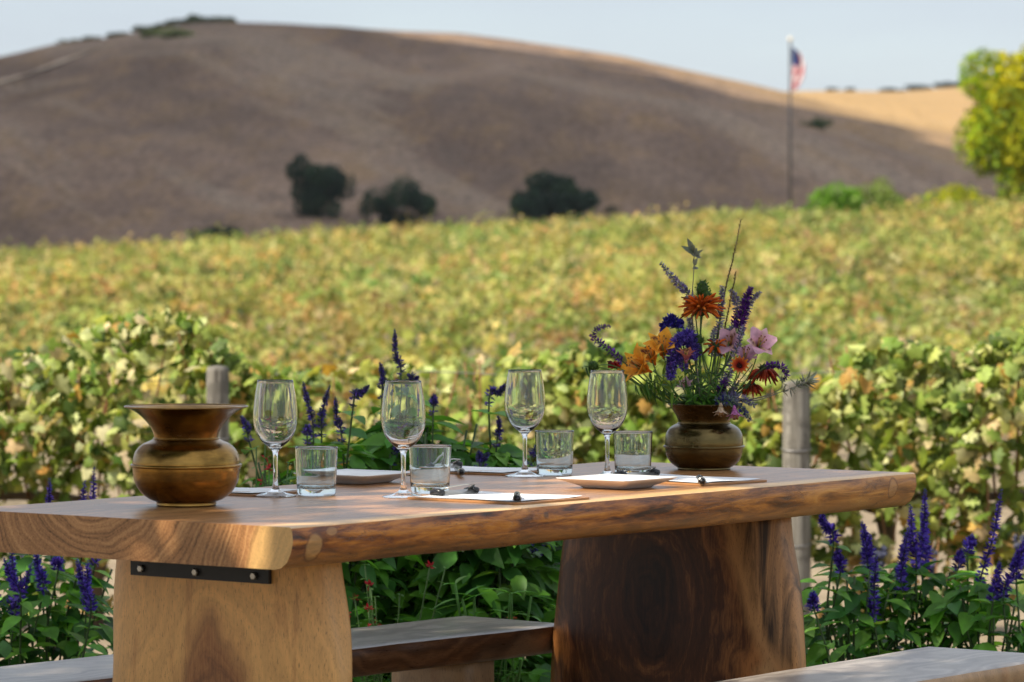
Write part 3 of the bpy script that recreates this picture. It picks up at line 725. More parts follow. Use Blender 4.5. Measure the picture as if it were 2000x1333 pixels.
# ------------------------------------------------------------------ table
ANG = math.atan2(.8, .6)
A = Vector((-.368, 6.435, 0)); U = Vector((.6, .8, 0)); Vv = Vector((-.8, .6, 0))
TL, TW, TZ, TT = 2.035, .785, .76, .073
TC = A + U * (TL / 2) + Vv * (TW / 2)
def slab(mb, L_, W_, zt, th, wob=.006, n=70, seed=0, under=.036, endskew=(0, 0), rnd=.006):
    V = []; 
    prof = [(0, -.012), (.0, 0.0)]
    def side(x, s):
        o = wob * (mnoise.noise(Vector((x * 3.0, s * 5 + seed, .5))) * 1.6 + .5 * mnoise.noise(Vector((x * 11.0, s * 5 + seed, 2.5))))
        b = under * (1 + .35 * mnoise.noise(Vector((x * 2.2, s + seed, 7))))
        h = W_ / 2 + o
        w2 = .15 * wob / .006 * .006
        return [(h - rnd, 0), (h - rnd * .3, -rnd * .35), (h, -rnd * 1.2), (h + .002, -th * .35), (h - .003, -th * .6), (h - b * .35, -th * .82), (h - b * .75, -th * .955), (h - b * 1.2, -th)]
    xs = np.linspace(-L_ / 2, L_ / 2, n); ring = None
    for x in xs:
        a = side(x, -1); b = side(x, 1)
        row = [(-p[0], p[1]) for p in a][::-1]          # near side from bottom up
        top = [(-(a[0][0]) + (a[0][0] + b[0][0]) * q / 8, 0) for q in range(1, 8)]
        row = row + top + [(p[0], p[1]) for p in b]
        bot = [(b[-1][0] - (a[-1][0] + b[-1][0]) * q / 8, -th) for q in range(1, 8)]
        row = row + bot
        ring = len(row)
        tx = (x + L_ / 2) / L_; 
        for (y, z) in row:
            sk = endskew[0] * (1 - tx) + endskew[1] * tx
            V.append((x + sk * y, y, zt + z))
    m = 8
    F0 = []; F1 = []
    for i in range(n - 1):
        for k in range(ring):
            q = (i * ring + k, (i + 1) * ring + k, (i + 1) * ring + (k + 1) % ring, i * ring + (k + 1) % ring)
            live = (1 <= k + 1 <= m - 2) or (m + 7 + 1 <= k <= m + 7 + 6)
            (F1 if live else F0).append(q)
    mb.add(V, F0 + [tuple(range(ring)), tuple(range((n - 1) * ring, n * ring))[::-1]], 0)
    mb.add(V, F1, 1)
def slab_object(name, parent, mats, *a, **k):
    mb = MB(); slab(mb, *a, **k)
    o = mb.build(name, mats, parent)
    import bmesh
    bm = bmesh.new(); bm.from_mesh(o.data); bmesh.ops.remove_doubles(bm, verts=bm.verts, dist=1e-5); bmesh.ops.recalc_face_normals(bm, faces=bm.faces)
    for e in bm.edges:
        if len(e.link_faces) == 2 and e.calc_face_angle(0) > R(40): e.smooth = False
    for f in bm.faces:
        if len(f.verts) > 6: f.smooth = False
    bm.to_mesh(o.data); bm.free()
    return o
table = thing('picnic_table', 'long live-edge slab table set with glasses, plates and clipboards', 'table', (TC.x, TC.y, 0), ANG)
slab_object('tabletop', table, [M['top'], M['edge']], TL, TW, TZ, TT, wob=.007)
def pedestal(name, x0, T_, y0, y1, H, mat, seed, bulge=.02, flare=.02):
    """slab pedestal: rounded-rectangle section, live sides that swell towards the ground"""
    mb = MB(); n = 26; seg = 44; V = []
    for j in range(n):
        t = j / (n - 1); z = t * H
        w_ = (y1 - y0) / 2 + flare * (1 - t) + bulge * math.sin(math.pi * min(1, t * 1.1)) * .6
        w_ -= .012 * max(0, (t - .72) / .28) ** 2
        cy = (y0 + y1) / 2 + .012 * mnoise.noise(Vector((z * 3, seed, 0)))
        for k in range(seg):
            a = 2 * math.pi * k / seg; c, s_ = math.cos(a), math.sin(a); e = 5.0
            rr = (abs(c) ** e + abs(s_) ** e) ** (-1 / e)
            wv = 1 + .030 * mnoise.noise(Vector((c * 1.5, s_ * 1.5 + seed, z * 5)))
            # outline: thickness along x, width along y, side faces rounded
            yy = s_ * rr; xx = c * rr * (1 - .30 * abs(yy) ** 5)
            V.append((x0 + T_ / 2 + xx * T_ / 2 * wv, cy + yy * w_ * wv, z))
    Fc = [(j * seg + k, j * seg + (k + 1) % seg, (j + 1) * seg + (k + 1) % seg, (j + 1) * seg + k) for j in range(n - 1) for k in range(seg)]
    Fc += [tuple(range(seg))[::-1], tuple(range((n - 1) * seg, n * seg))]
    mb.add([(v[0] - x0 - T_ / 2, v[1] - (y0 + y1) / 2, v[2]) for v in V], Fc)
    o = mb.build(name, mat, table); o.location = (x0 + T_ / 2, (y0 + y1) / 2, 0); return o
x0 = -TL / 2; y0 = -TW / 2
tag(pedestal('leg', x0 + .25, .135, y0 + .165, y0 + .678, TZ - TT, M['leg_pale'], 1, bulge=.010, flare=.02), 'pale honey-coloured slab leg with a brown flame figure')
tag(pedestal('leg', x0 + 1.67, .155, y0 + .135, y0 + .695, TZ - TT, M['leg_dark'], 5, bulge=.03, flare=.022), 'dark walnut-coloured slab leg with swirling grain')
mb = MB(); bx_ = x0 + .25; zb = TZ - TT
box(mb, (bx_ - .004, y0 + .425, zb - .027), (.008, .33, .050)); box(mb, (bx_ - .038, y0 + .425, zb - .005), (.06, .33, .006))
br = mb.build('bracket', M['iron'], table, smooth=False)
for yy in (.562, .43, .292):
    mb = MB(); V = []
    for xx, r_ in ((-.0075, .0078), (-.0135, .0076), (-.0150, .0055)):
        V += [(bx_ + xx, y0 + yy + r_ * math.cos(a), zb - .039 + r_ * math.sin(a)) for a in np.linspace(0, 2 * math.pi, 7)[:-1]]
    mb.add(V, [(i * 6 + k, i * 6 + (k + 1) % 6, i * 6 + 6 + (k + 1) % 6, i * 6 + 6 + k) for i in range(2) for k in range(6)] + [tuple(range(12, 18))])
    mb.build('bolt', M['steel'], br, smooth=False)

# benches
def bench(label, corner, ang, L_, W_, zt, th, leg_off, mats):
    """corner: far end, far side corner; bench runs back towards the camera-left"""
    u = Vector((math.cos(ang), math.sin(ang), 0)); v = Vector((-u.y, u.x, 0))
    c = Vector(corner) - u * (L_ / 2) - v * (W_ / 2)
    t = thing('bench', label, 'bench', (c.x, c.y, 0), ang, 'slab benches along the table')
    slab_object('seat', t, mats, L_, W_, zt, th, wob=.006, seed=3 + L_, under=.018)
    for s_ in (-1, 1):
        mb = MB(); xc = s_ * (L_ / 2 - leg_off)
        n = 14; V = []; seg = 32
        for j in range(n):
            z = (zt - th) * j / (n - 1)
            for k in range(seg):
                a = 2 * math.pi * k / seg; cc, ss = math.cos(a), math.sin(a); rr = (abs(cc) ** 7 + abs(ss) ** 7) ** (-1 / 7)
                V.append((xc + cc * rr * .055, ss * rr * (W_ / 2 - .035 + .006 * mnoise.noise(Vector((z * 4, s_, 0)))), z))
        mb.add(V, [(j * seg + k, j * seg + (k + 1) % seg, (j + 1) * seg + (k + 1) % seg, (j + 1) * seg + k) for j in range(n - 1) for k in range(seg)] + [tuple(range(seg))[::-1], tuple(range((n - 1) * seg, n * seg))])
        mb.build('leg', M['bench_leg'], t)
    return t
M['bench_leg'] = wood('bench_leg_wood', 2, (0, 0, .1), (.5, 1, .5), ((.10, .05, .03), (.20, .11, .06), (.30, .17, .09)), (.10, (.50, .31, .16)), ring=260, rough=.45, warp=.06)
pB = onz(905, 1203, .42)
M['bench_top'] = wood('silvered_bench_wood', 0, (0, .03, .55), (.12, 1, 1), ((.15, .12, .10), (.28, .235, .195), (.42, .365, .31)), (.30, (.48, .42, .35)), ring=300, rough=.32, warp=.07, sapw=.03, streak=.6, bump=.04)
bench('slab bench on the far side of the table, behind the pale leg', (pB.x, pB.y, 0), math.atan2(.78, .66), 1.85, .30, .42, .062, .24, [M['bench_top'], M['bench']])
pB = onz(1812, 1263, .42)
bench('slab bench on the near side, at the bottom right corner', (pB.x, pB.y, 0), math.atan2(.8, .585), 1.85, .31, .42, .05, .24, [M['bench_top'], M['bench_leg']])

# ------------------------------------------------------------------ things on the table
def smooth_prof(pts, per=5): return [(max(0, a), b) for a, b in spline(pts, len(pts) * per)]
GO = [(.0392, .0006), (.0405, .0016), (.034, .0034), (.020, .0066), (.0100, .0115), (.0058, .020), (.0044, .036), (.0042, .060), (.0047, .078), (.0068, .0865), (.0125, .0925), (.0235, .1015), (.0335, .1145), (.0400, .1300), (.0425, .1470), (.0418, .1660), (.0388, .1910), (.0340, .2190)]
GI = [(.0333, .2194), (.0380, .1910), (.0409, .1660), (.0416, .1470), (.0391, .1308), (.0325, .1160), (.0223, .1040), (.0110, .0975), (.0, .0955)]
def wine_glass():
    mb = MB(); po = smooth_prof(GO); pi_ = smooth_prof(GI)
    lathe(mb, [(0, .0)] + [(.0388, 0)] + po + [(.0337, .2200)] + pi_[:-1] + [(0.0, .0955)], 72)
    return mb
def fix(o):
    import bmesh
    bm = bmesh.new(); bm.from_mesh(o.data); bmesh.ops.remove_doubles(bm, verts=bm.verts, dist=1e-6); bmesh.ops.recalc_face_normals(bm, faces=bm.faces)
    bm.to_mesh(o.data); bm.free()
GL = [(538, 970, 'wine glass nearest the wide-rimmed brass pot'), (788, 972, 'wine glass in front of the tall blue salvia spike, second from the left'),
      (1025, 931, 'wine glass on the far side, third from the left'), (1186, 934, 'wine glass nearest the flower arrangement')]
g0 = None
for px, py, lb in GL:
    p = onz(px, py, TZ)
    if g0 is None: o = g0 = wine_glass().build('wine_glass', M['glass']); fix(o)
    else: o = g0.copy(); C.objects.link(o)
    o.location = (p.x, p.y, TZ + .0006); o.rotation_euler = (0, 0, px)
    tag(o, 'empty clear ' + lb, 'wine glass', 'wine glasses on the table')
TG = [(618, 968, 'tumbler between the left wine glass and the far square plate'), (840, 964, 'tumbler behind the near clipboard'),
      (1083, 928, 'tumbler between the two far wine glasses'), (1236, 930, 'tumbler nearest the flower arrangement')]
g0 = None
for px, py, lb in TG:
    p = onz(px, py, TZ)
    if g0 is None:
        mb = MB(); pr = [(0, .0025), (.030, .0008), (.0345, .0), (.0362, .0015), (.0370, .006), (.0378, .02), (.0395, .055), (.0410, .0885), (.0412, .0905), (.0408, .0918), (.0398, .0920), (.0392, .0908), (.0388, .088), (.0374, .055), (.0358, .022), (.0345, .0155), (.030, .0130), (.015, .0122), (0, .0120)]
        lathe(mb, pr, 72); o = g0 = mb.build('tumbler', M['glass2']); fix(o)
    else: o = g0.copy(); C.objects.link(o)
    o.location = (p.x, p.y, TZ + .0006); o.rotation_euler = (0, 0, px)
    tag(o, 'short clear empty ' + lb, 'tumbler', 'tumblers on the table')
def pot(name, label, px, py, outer, thick, mats, ringz, parts):
    p = onz(px, py, TZ); t = thing(name, label, 'pot', (p.x, p.y, TZ + .0005))
    o1 = smooth_prof(outer, 6)
    inner = [(max(.001, r - thick), z) for r, z in o1[::-1] if z > .012]
    mb = MB(); lathe(mb, [(0, .001)] + o1 + [(o1[-1][0] - thick / 2, o1[-1][1] + thick * .5)] + inner + [(0, inner[-1][1])], 96)
    o = mb.build('pot_body', mats, t); fix(o)
    for (r, z, q) in parts:
        mb = MB(); tube(mb, [(r * math.cos(a), r * math.sin(a), z) for a in np.linspace(0, 2 * math.pi, 97)], q, 10, cap=False); mb.build('raised_ring', mats, t)
    return t
pot('brass_pot', 'wide-rimmed golden brown brass spittoon, empty, on the left end of the table', 364, 988,
    [(.050, .0), (.0545, .001), (.0545, .005), (.056, .0075), (.068, .0125), (.083, .0245), (.0935, .042), (.0975, .060), (.0985, .073), (.0975, .085), (.0920, .100), (.080, .112), (.066, .1185), (.0590, .1225), (.0590, .128), (.0625, .138), (.0720, .1525), (.0880, .1680), (.1050, .1780), (.1125, .1805)], .0016, M['brass'], 0,
    [(.0990, .0735, .0032), (.0593, .1225, .0014), (.1122, .1806, .0014)])
pot('brass_vase', 'dark brass spittoon holding the flower arrangement', 1375, 917,
    [(.052, .0), (.0570, .001), (.0570, .004), (.062, .0065), (.0735, .0165), (.0810, .031), (.0835, .047), (.0838, .060), (.0815, .075), (.0745, .087), (.0640, .0945), (.0565, .0980), (.0555, .1025), (.0580, .110), (.0660, .1240), (.0765, .1385)], .0016, M['brass_dark'], 0,
    [(.0845, .0485, .0028), (.0560, .0985, .0013), (.0763, .1387, .0013)])

def rsq(h, r, n=8):
    out = []
    for q, (sx, sy) in enumerate(((1, 1), (-1, 1), (-1, -1), (1, -1))):
        for k in range(n + 1):
            a = math.pi / 2 * (q + k / n); out.append((sx * (h - r) + r * math.cos(a), sy * (h - r) + r * math.sin(a)))
    return out
def plate(px, py, s_, label, rot):
    p = onz(px, py, TZ); mb = MB()
    levels = [(.050, .012, .0), (.054, .014, .0004), (.058, .015, .005), (.074, .010, .0115), (.0885, .008, .0175), (.0905, .007, .0195), (.0890, .007, .0203), (.0740, .010, .0145), (.0575, .014, .0080), (.050, .014, .0060), (.001, .0005, .0055)]
    V = []; n = 36
    for h, r, z in levels:
        for (x, y) in rsq(h * s_ / .0905, r * s_ / .0905):
            lift = .0055 * (max(0, (abs(x) / (s_)) * (abs(y) / s_)) ** 2) if h > .07 else 0
            V.append((x, y, z * .78 + lift))
    Fc = [tuple(range(n))[::-1]] + [(j * n + k, j * n + (k + 1) % n, (j + 1) * n + (k + 1) % n, (j + 1) * n + k) for j in range(len(levels) - 1) for k in range(n)]
    Fc += [tuple(range((len(levels) - 1) * n, len(levels) * n))]
    mb.add(V, Fc); o = mb.build('square_plate', M['china']); o.location = (p.x, p.y, TZ + .0005); o.rotation_euler = (0, 0, rot)
    tag(o, label, 'plate', 'square white plates')
plate(695, 943, .092, 'square white plate in the shade at the far table edge', ANG + .05)
plate(1205, 953, .088, 'square white plate in the sun in front of the flowers', ANG - .02)

def clipboard(near, w_, l_, rot, label, clip='v', grp='clipboards with white paper'):
    """near: nearest corner; extends w_ along the table and l_ across it; the clip sits at the far end"""
    p = onz(near[0], near[1], TZ); u = Vector((math.cos(rot), math.sin(rot), 0)); v = Vector((-u.y, u.x, 0))
    c = p + u * (w_ / 2) + v * (l_ / 2)
    t = thing('clipboard', label, 'clipboard', (c.x, c.y, TZ + .0005), rot, grp)
    mb = MB(); pts = []
    for q, (sx, sy) in enumerate(((1, 1), (-1, 1), (-1, -1), (1, -1))):
        for k in range(5):
            a = math.pi / 2 * (q + k / 4); pts.append((sx * (w_ / 2 - .01) + .01 * math.cos(a), sy * (l_ / 2 - .01) + .01 * math.sin(a)))
    n = len(pts); mb.add([(x, y, 0) for x, y in pts] + [(x, y, .0035) for x, y in pts], [tuple(range(n))[::-1], tuple(range(n, 2 * n))] + [(k, (k + 1) % n, n + (k + 1) % n, n + k) for k in range(n)])
    mb.build('board', M['board'], t, smooth=False)
    mb = MB(); nx, ny = 10, 14; V = []
    for j in range(ny + 1):
        for i in range(nx + 1):
            x = (i / nx - .5) * (w_ - .016); y = (j / ny - .5) * (l_ - .03)
            z = .0042 + .0035 * (max(0, abs(x) / (w_ / 2) - .6) ** 2) * 2 + .0025 * max(0, -y / l_ * 2 - .3) ** 2 + .0008 * math.sin(x * 40 + y * 25)
            V.append((x, y, z))
    mb.add(V, np.array([(j * (nx + 1) + i, j * (nx + 1) + i + 1, (j + 1) * (nx + 1) + i + 1, (j + 1) * (nx + 1) + i) for j in range(ny) for i in range(nx)]))
    mb.build('paper', M['paper'], t)
    # spring clip: black jaw with two rubber grips and a wire lever
    y = l_ / 2 - .03
    mb = MB(); V = []
    prf = [(-.016, .0055), (-.014, .0085), (-.004, .013), (.008, .012), (.016, .0075), (.018, .004)]
    for x in (-.05, .05):
        V += [(x, y + a, b) for a, b in prf] + [(x, y + a, b - .0025) for a, b in prf[::-1]]
    m = 12; mb.add(V, [(k, (k + 1) % m, m + (k + 1) % m, m + k) for k in range(m)] + [tuple(range(m))[::-1], tuple(range(m, 2 * m))])
    cl = mb.build('clip', M['steel'], t)
    for sx in (-1, 1):
        mb = MB(); tube(mb, [(sx * .052, y - .016, .010), (sx * .050, y - .004, .0125), (sx * .050, y + .014, .009)], [.0055, .0065, .005], 10); mb.build('grip', M['black'], cl)
    mb = MB(); tube(mb, [(-.042, y, .013), (-.034, y - .022, .022), (0, y - .028, .025), (.034, y - .022, .022), (.042, y, .013)], .0016, 7); mb.build('lever', M['steel'], cl)
    return t
clipboard((1016, 987), .215, .275, ANG - .03, 'clipboard with bright white paper at the near table edge')
clipboard((1375, 950), .20, .30, ANG - .12, 'clipboard with white paper in front of the brass vase')
clipboard((990, 930), .20, .25, ANG + .10, 'clipboard at the far edge behind the second tumbler')
clipboard((500, 971), .16, .24, ANG + .05, 'dark-edged clipboard between the brass pot and the first wine glass')
def pen(px, py, dirx, L_, label, zoff=.0105):
    p = onz(px, py, TZ + zoff); d = Vector(dirx).normalized()
    t = thing('pen', label, 'pen', (p.x, p.y, TZ + zoff), 0, 'pens lying on the clipboards')
    mb = MB(); r = .0075
    tube(mb, [d * 0, d * .003, d * .03, d * .031, d * (L_ - .02), d * L_], [r * .8, r, r, r * .9, r * .85, r * .2], 14)
    mb.build('barrel', M['pen'], t)
    mb = MB(); tube(mb, [d * -.006, d * -.001], [.0042, .0045], 12); tube(mb, [d * .004 + Vector((0, 0, .009)), d * .042 + Vector((0, 0, .0085))], .0013, 6); tube(mb, [d * .002 + Vector((0, 0, .005)), d * .004 + Vector((0, 0, .0095))], .0016, 6)
    mb.build('cap', M['black'], t)
    mb = MB(); tube(mb, [d * .0 + Vector((0, 0, 0)), d * .0012], [r * 1.08, r * 1.08], 14); mb.build('band', M['steel'], t)
k = NT('smoky_pen_plastic'); M['pen'] = k.done(k.bsdf((.16, .19, .22), .12, Transmission_Weight=.35, IOR=1.45))
pen(1010, 974, (.0, 1, 0), .135, 'smoky pen end-on, on the near clipboard paper')
pen(1371, 940, (.0, 1, 0), .135, 'smoky pen end-on, on the clipboard before the vase')
pen(901, 922, (-.09, 1, 0), .135, 'dark pen end-on, at the far edge clipboard')

# ------------------------------------------------------------------ flowers
def path3(pts, n=14): return [Vector(p) for p in spline([tuple(p) for p in pts], n)]
def spike(mb, path, t0, t1, whorl, per, size, pal, taper=.55, droop=0.0, spread=1.0, jit=.3):
    """florets in whorls along the path between t0 and t1"""
    L_ = sum((path[i + 1] - path[i]).length for i in range(len(path) - 1)); P = []; N_ = []; T_ = []; S_ = []; 
    n = max(3, int(L_ * (t1 - t0) / whorl))
    for i in range(n):
        t = t0 + (t1 - t0) * i / (n - 1); f = t * (len(path) - 1); j = min(int(f), len(path) - 2); p = path[j].lerp(path[j + 1], f - j)
        ax = (path[j + 1] - path[j]).normalized(); q = i / (n - 1); sc = 1 - (1 - taper) * q ** 1.6
        o1 = ax.orthogonal().normalized(); o2 = ax.cross(o1); a0 = random.uniform(0, 6.28)
        for k in range(per):
            a = a0 + 2 * math.pi * k / per + random.uniform(-.3, .3); r = o1 * math.cos(a) + o2 * math.sin(a)
            up = random.uniform(-.1, .7) - droop
            d = (r * spread + ax * up).normalized()
            for m_ in range(2):
                dd = (d + Vector((random.uniform(-.4, .4), random.uniform(-.4, .4), random.uniform(-.4, .4)))).normalized()
                P.append(p + r * size * .12 * sc + ax * random.uniform(-jit, jit) * whorl); N_.append(dd.orthogonal() + Vector((random.uniform(-.5, .5),) * 3)); T_.append(dd); S_.append(size * sc * random.uniform(.65, 1.15))
    n = len(P); leaves(mb, PETAL, np.array([tuple(p) for p in P]), np.array([tuple(p) for p in N_]), np.array([tuple(p) for p in T_]), np.array(S_), pick(pal, [1] * len(pal), n, .2))
SAL = [(.08, .04, .36), (.14, .08, .55), (.045, .022, .18), (.20, .13, .62)]
SALD = [(.10, .07, .34), (.14, .09, .46), (.07, .06, .13), (.13, .15, .15)]
GRN = [(.09, .25, .025), (.14, .35, .035), (.22, .46, .06), (.05, .16, .025)]
def leaf_pairs(mb, path, t0, t1, n, size, pal, tpl=OVATE, droop=.3):
    P = []; N_ = []; T_ = []; S_ = []
    for i in range(n):
        t = t0 + (t1 - t0) * i / max(1, n - 1); f = t * (len(path) - 1); j = min(int(f), len(path) - 2); p = path[j].lerp(path[j + 1], f - j)
        ax = (path[j + 1] - path[j]).normalized(); o1 = ax.orthogonal().normalized(); o2 = ax.cross(o1); a = i * 1.57 + random.uniform(-.5, .5)
        for s_ in (0, math.pi):
            r = o1 * math.cos(a + s_) + o2 * math.sin(a + s_); d = (r + ax * random.uniform(.1, .7) + Vector((0, 0, -droop * random.uniform(0, 1)))).normalized()
            P.append(p); N_.append(ax * .6 + Vector((0, 0, .7)) - d * d.z); T_.append(d); S_.append(size * random.uniform(.6, 1.15) * (1 - .35 * t))
    leaves(mb, tpl, np.array([tuple(p) for p in P]), np.array([tuple(p) for p in N_]), np.array([tuple(p) for p in T_]), np.array(S_), pick(pal, [1] * len(pal), len(P), .15))
def salvia(label, base, spikes, bush, nleaf, pal=SAL, lsize=.075, group='blue salvia plants behind the table', width=.25, seed=0):
    """spikes: (tip px, tip y, bottom px, bottom y, distance); bush: (half width, height) of the leafy mass"""
    random.seed(seed); b = Vector(base); t = thing('salvia_plant', label, 'salvia', base, 0, group)
    ms, ml = MB(), MB()
    for (tx, ty, bx, by, d) in spikes:
        tip = at(tx, ty, d) - b; bot = at(bx, by, d) - b
        root = Vector((bot.x * .35 + random.uniform(-.04, .04), bot.y * .35, 0))
        mid = root.lerp(bot, .6) + Vector((random.uniform(-.03, .03), random.uniform(-.03, .03), 0))
        pth = path3([root, mid, bot, bot.lerp(tip, .5) + Vector((random.uniform(-.008, .008), 0, 0)), tip], 26)
        tube(ms, pth, [.0035 - .0024 * i / 25 for i in range(26)], 6, col=(.06, .10, .035))
        f0 = 13 / 25
        mb = MB(); ln = (tip - bot).length
        if pal is SALD: spike(mb, pth, .5, .82, .026, 6, .0135, pal, .6, jit=.16); spike(mb, pth, .82, .985, .010, 6, .009, pal, .35)
        else: spike(mb, pth, .5, .80, .0185, 7, .0185, pal, .65, jit=.2); spike(mb, pth, .80, .985, .011, 6, .0125, pal, .35)
        tube(mb, pth[12:], [.0022] * 10 + [.002, .0016, .0012, .0008], 6, col=(.05, .045, .09))
        mb.build('flower_spike', M['petal'], t)
        leaf_pairs(ml, pth, .15, .47, 6, lsize, GRN)
    hw, hh = bush; n = nleaf
    a = rng.uniform(0, 2 * math.pi, n); rr = np.sqrt(rng.uniform(0, 1, n)); z = hh * rng.uniform(0.05, 1, n) ** .8
    ww = hw * np.sqrt(np.clip(1.05 - (z / hh) ** 3, .05, 1))
    P = np.stack([np.cos(a) * rr * ww, np.sin(a) * rr * ww * .75, z], 1)
    P[:, 2] *= 1 + .12 * np.array([mnoise.noise(Vector((x * 9, y * 9, seed))) for x, y in P[:, :2]])
    out = np.stack([np.cos(a), np.sin(a), np.full(n, .1)], 1)
    leaves(ml, OVATE, P, rdir(n) * .45 + np.array([0, -.15, .9]) + out * .3, out + rdir(n) * .8 + np.array([0, 0, -.15]), rng.uniform(.55, 1.15, n) * lsize, pick(GRN, [4, 3, 1, 4], n, .15))
    for i in range(14):
        a_ = random.uniform(0, 6.28); r_ = random.uniform(.2, .9) * hw
        tube(ms, path3([(0, 0, 0), (math.cos(a_) * r_ * .5, math.sin(a_) * r_ * .4, hh * .5), (math.cos(a_) * r_, math.sin(a_) * r_ * .7, hh * random.uniform(.7, 1))], 8), .0028, 5, col=(.07, .11, .04))
    ms.build('stems', M['stem'], t); ml.build('leaves', M['leaf'], t)
    return t
# left end, seen above and below the table end
salvia('blue salvia left of the pale table leg, spikes rising above the table end', (at(95, 1200, 9.3).x, 9.3, 0),
       [(97, 932, 100, 1080, 9.3), (166, 938, 160, 1085, 9.2), (184, 910, 186, 1100, 9.3), (22, 1060, 30, 1200, 9.1), (8, 1090, 40, 1165, 9.0), (70, 1070, 84, 1150, 9.1), (62, 1100, 20, 1190, 9.2), (150, 1092, 178, 1190, 9.0), (172, 1095, 168, 1180, 9.15), (112, 1090, 114, 1110, 9.2)], (.20, .48), 300, seed=1)
salvia('leafy salvia past the left edge of the view', (at(-120, 1200, 9.3).x, 9.3, 0), [(-60, 960, -50, 1150, 9.3), (-130, 1000, -120, 1150, 9.3), (-20, 1060, -12, 1180, 9.2)], (.18, .45), 250, seed=2)
# middle, behind the glasses
salvia('dark-flowered salvia behind the left wine glass and tumbler', (at(640, 1200, 9.0).x, 9.0, 0),
       [(592, 745, 612, 850, 9.0), (645, 752, 628, 850, 9.0), (655, 775, 668, 862, 9.05), (722, 752, 690, 792, 8.95), (470, 812, 486, 860, 9.1), (598, 830, 600, 862, 8.9)], (.24, .74), 620, SALD, .080, seed=3)
salvia('salvia with the tallest upright spike, behind the second wine glass', (at(790, 1200, 9.2).x, 9.2, 0),
       [(771, 642, 783, 745, 9.2), (742, 708, 746, 775, 9.2), (848, 770, 846, 806, 9.1), (800, 838, 765, 905, 9.1), (818, 735, 800, 760, 9.25)], (.24, .82), 620, SALD, .092, seed=4)
salvia('salvia with a leaning spike between the second and third wine glasses', (at(935, 1200, 9.1).x, 9.1, 0),
       [(986, 750, 955, 788, 9.1), (973, 812, 970, 870, 9.1), (935, 880, 936, 915, 9.0), (955, 885, 945, 912, 9.0), (1046, 870, 1035, 905, 9.0)], (.22, .74), 600, SALD, .092, seed=5)
salvia('low leafy salvia under the table, left of the dark leg', (at(1030, 1200, 9.3).x, 9.3, 0), [(1050, 1052, 1046, 1075, 9.3), (1075, 1058, 1070, 1085, 9.2)], (.20, .50), 380, SAL, .085, seed=6)
# right
salvia('blue salvia right beside the dark table leg', (at(1665, 1250, 9.2).x, 9.2, 0),
       [(1604, 1000, 1628, 1055, 9.1), (1636, 1070, 1642, 1115, 9.1), (1684, 1018, 1700, 1095, 9.3), (1712, 1082, 1708, 1215, 9.1), (1700, 1045, 1695, 1110, 9.25), (1588, 1155, 1590, 1190, 9.0)], (.18, .47), 230, seed=7)
salvia('blue salvia with the densest pair of spikes beside the table corner', (at(1790, 1250, 9.3).x, 9.3, 0),
       [(1807, 953, 1798, 1100, 9.3), (1778, 985, 1790, 1110, 9.25), (1800, 1000, 1806, 1110, 9.35), (1776, 1030, 1762, 1150, 9.2), (1768, 1040, 1760, 1165, 9.25), (1898, 1045, 1890, 1078, 9.3), (1877, 1072, 1872, 1108, 9.3)], (.20, .45), 250, seed=8)
salvia('blue salvia with one very tall spike at the right edge', (at(1935, 1250, 9.2).x, 9.2, 0),
       [(1957, 953, 1912, 1150, 9.2), (1990, 1068, 1960, 1165, 9.1), (1953, 1098, 1940, 1170, 9.1), (2010, 1040, 1985, 1130, 9.1)], (.20, .43), 250, seed=9)
salvia('blue salvia past the right edge of the view', (at(2110, 1250, 9.3).x, 9.3, 0), [(2080, 960, 2070, 1120, 9.3), (2150, 990, 2140, 1130, 9.3)], (.18, .40), 250, seed=10)
# red-flowered sage and lance-leaved weeds seen under the table
def redsage(label, px, d, h, w_, seed, ndot=16):
    random.seed(seed); x = at(px, 1200, d).x; t = thing('red_sage', label, 'sage', (x, d, 0), 0, 'small red-flowered sages'); ms, ml = MB(), MB()
    for i in range(22):
        a = random.uniform(0, 6.28); r_ = random.uniform(.2, 1) * w_; hh = h * random.uniform(.6, 1)
        pth = path3([(0, 0, 0), (math.cos(a) * r_ * .5, math.sin(a) * r_ * .4, hh * .5), (math.cos(a) * r_, math.sin(a) * r_ * .6, hh)], 12)
        tube(ms, pth, .0018, 5, col=(.10, .18, .05)); leaf_pairs(ml, pth, .2, 1, 14, .026, [(.08, .20, .04), (.12, .28, .06)])
        if i < ndot:
            mb = MB(); q = pth[-1]
            leaves(mb, PETAL, np.array([tuple(q)] * 7), rdir(7), rdir(7) + np.array([0, 0, .3]), .015, pick([(.45, .02, .03), (.55, .05, .06)], [1, 1], 7)); mb.build('red_flower', M['petal'], t)
    ms.build('stems', M['stem'], t); ml.build('leaves', M['leaf'], t)
redsage('tall thin red-flowered sage between the brass pot and first wine glass', 500, 8.9, .84, .10, 71, 8)
redsage('bushy red-flowered sage under the table, right of the pale leg', 755, 8.6, .52, .16, 72, 12)
redsage('low sage hidden under the far bench', 930, 8.9, .40, .16, 73, 3)
def weed(label, px, d, h, seed):
    random.seed(seed); x = at(px, 1200, d).x; t = thing('lance_leaf_plant', label, 'plant', (x, d, 0), 0, 'upright lance-leaved plants'); ms, ml = MB(), MB()
    for i in range(3):
        pth = path3([(0, 0, 0), (random.uniform(-.02, .02), 0, h * .5), (random.uniform(-.05, .05), random.uniform(-.03, .03), h * random.uniform(.85, 1))], 10)
        tube(ms, pth, .003, 6, col=(.09, .22, .04)); leaf_pairs(ml, pth, .2, 1.0, 9, .11, [(.10, .30, .04), (.14, .36, .06)], LANCE, .0)
    ms.build('stems', M['stem'], t); ml.build('leaves', M['leaf'], t)
weed('bright green lance-leaved plant under the table, left of two', 930, 8.55, .50, 81)
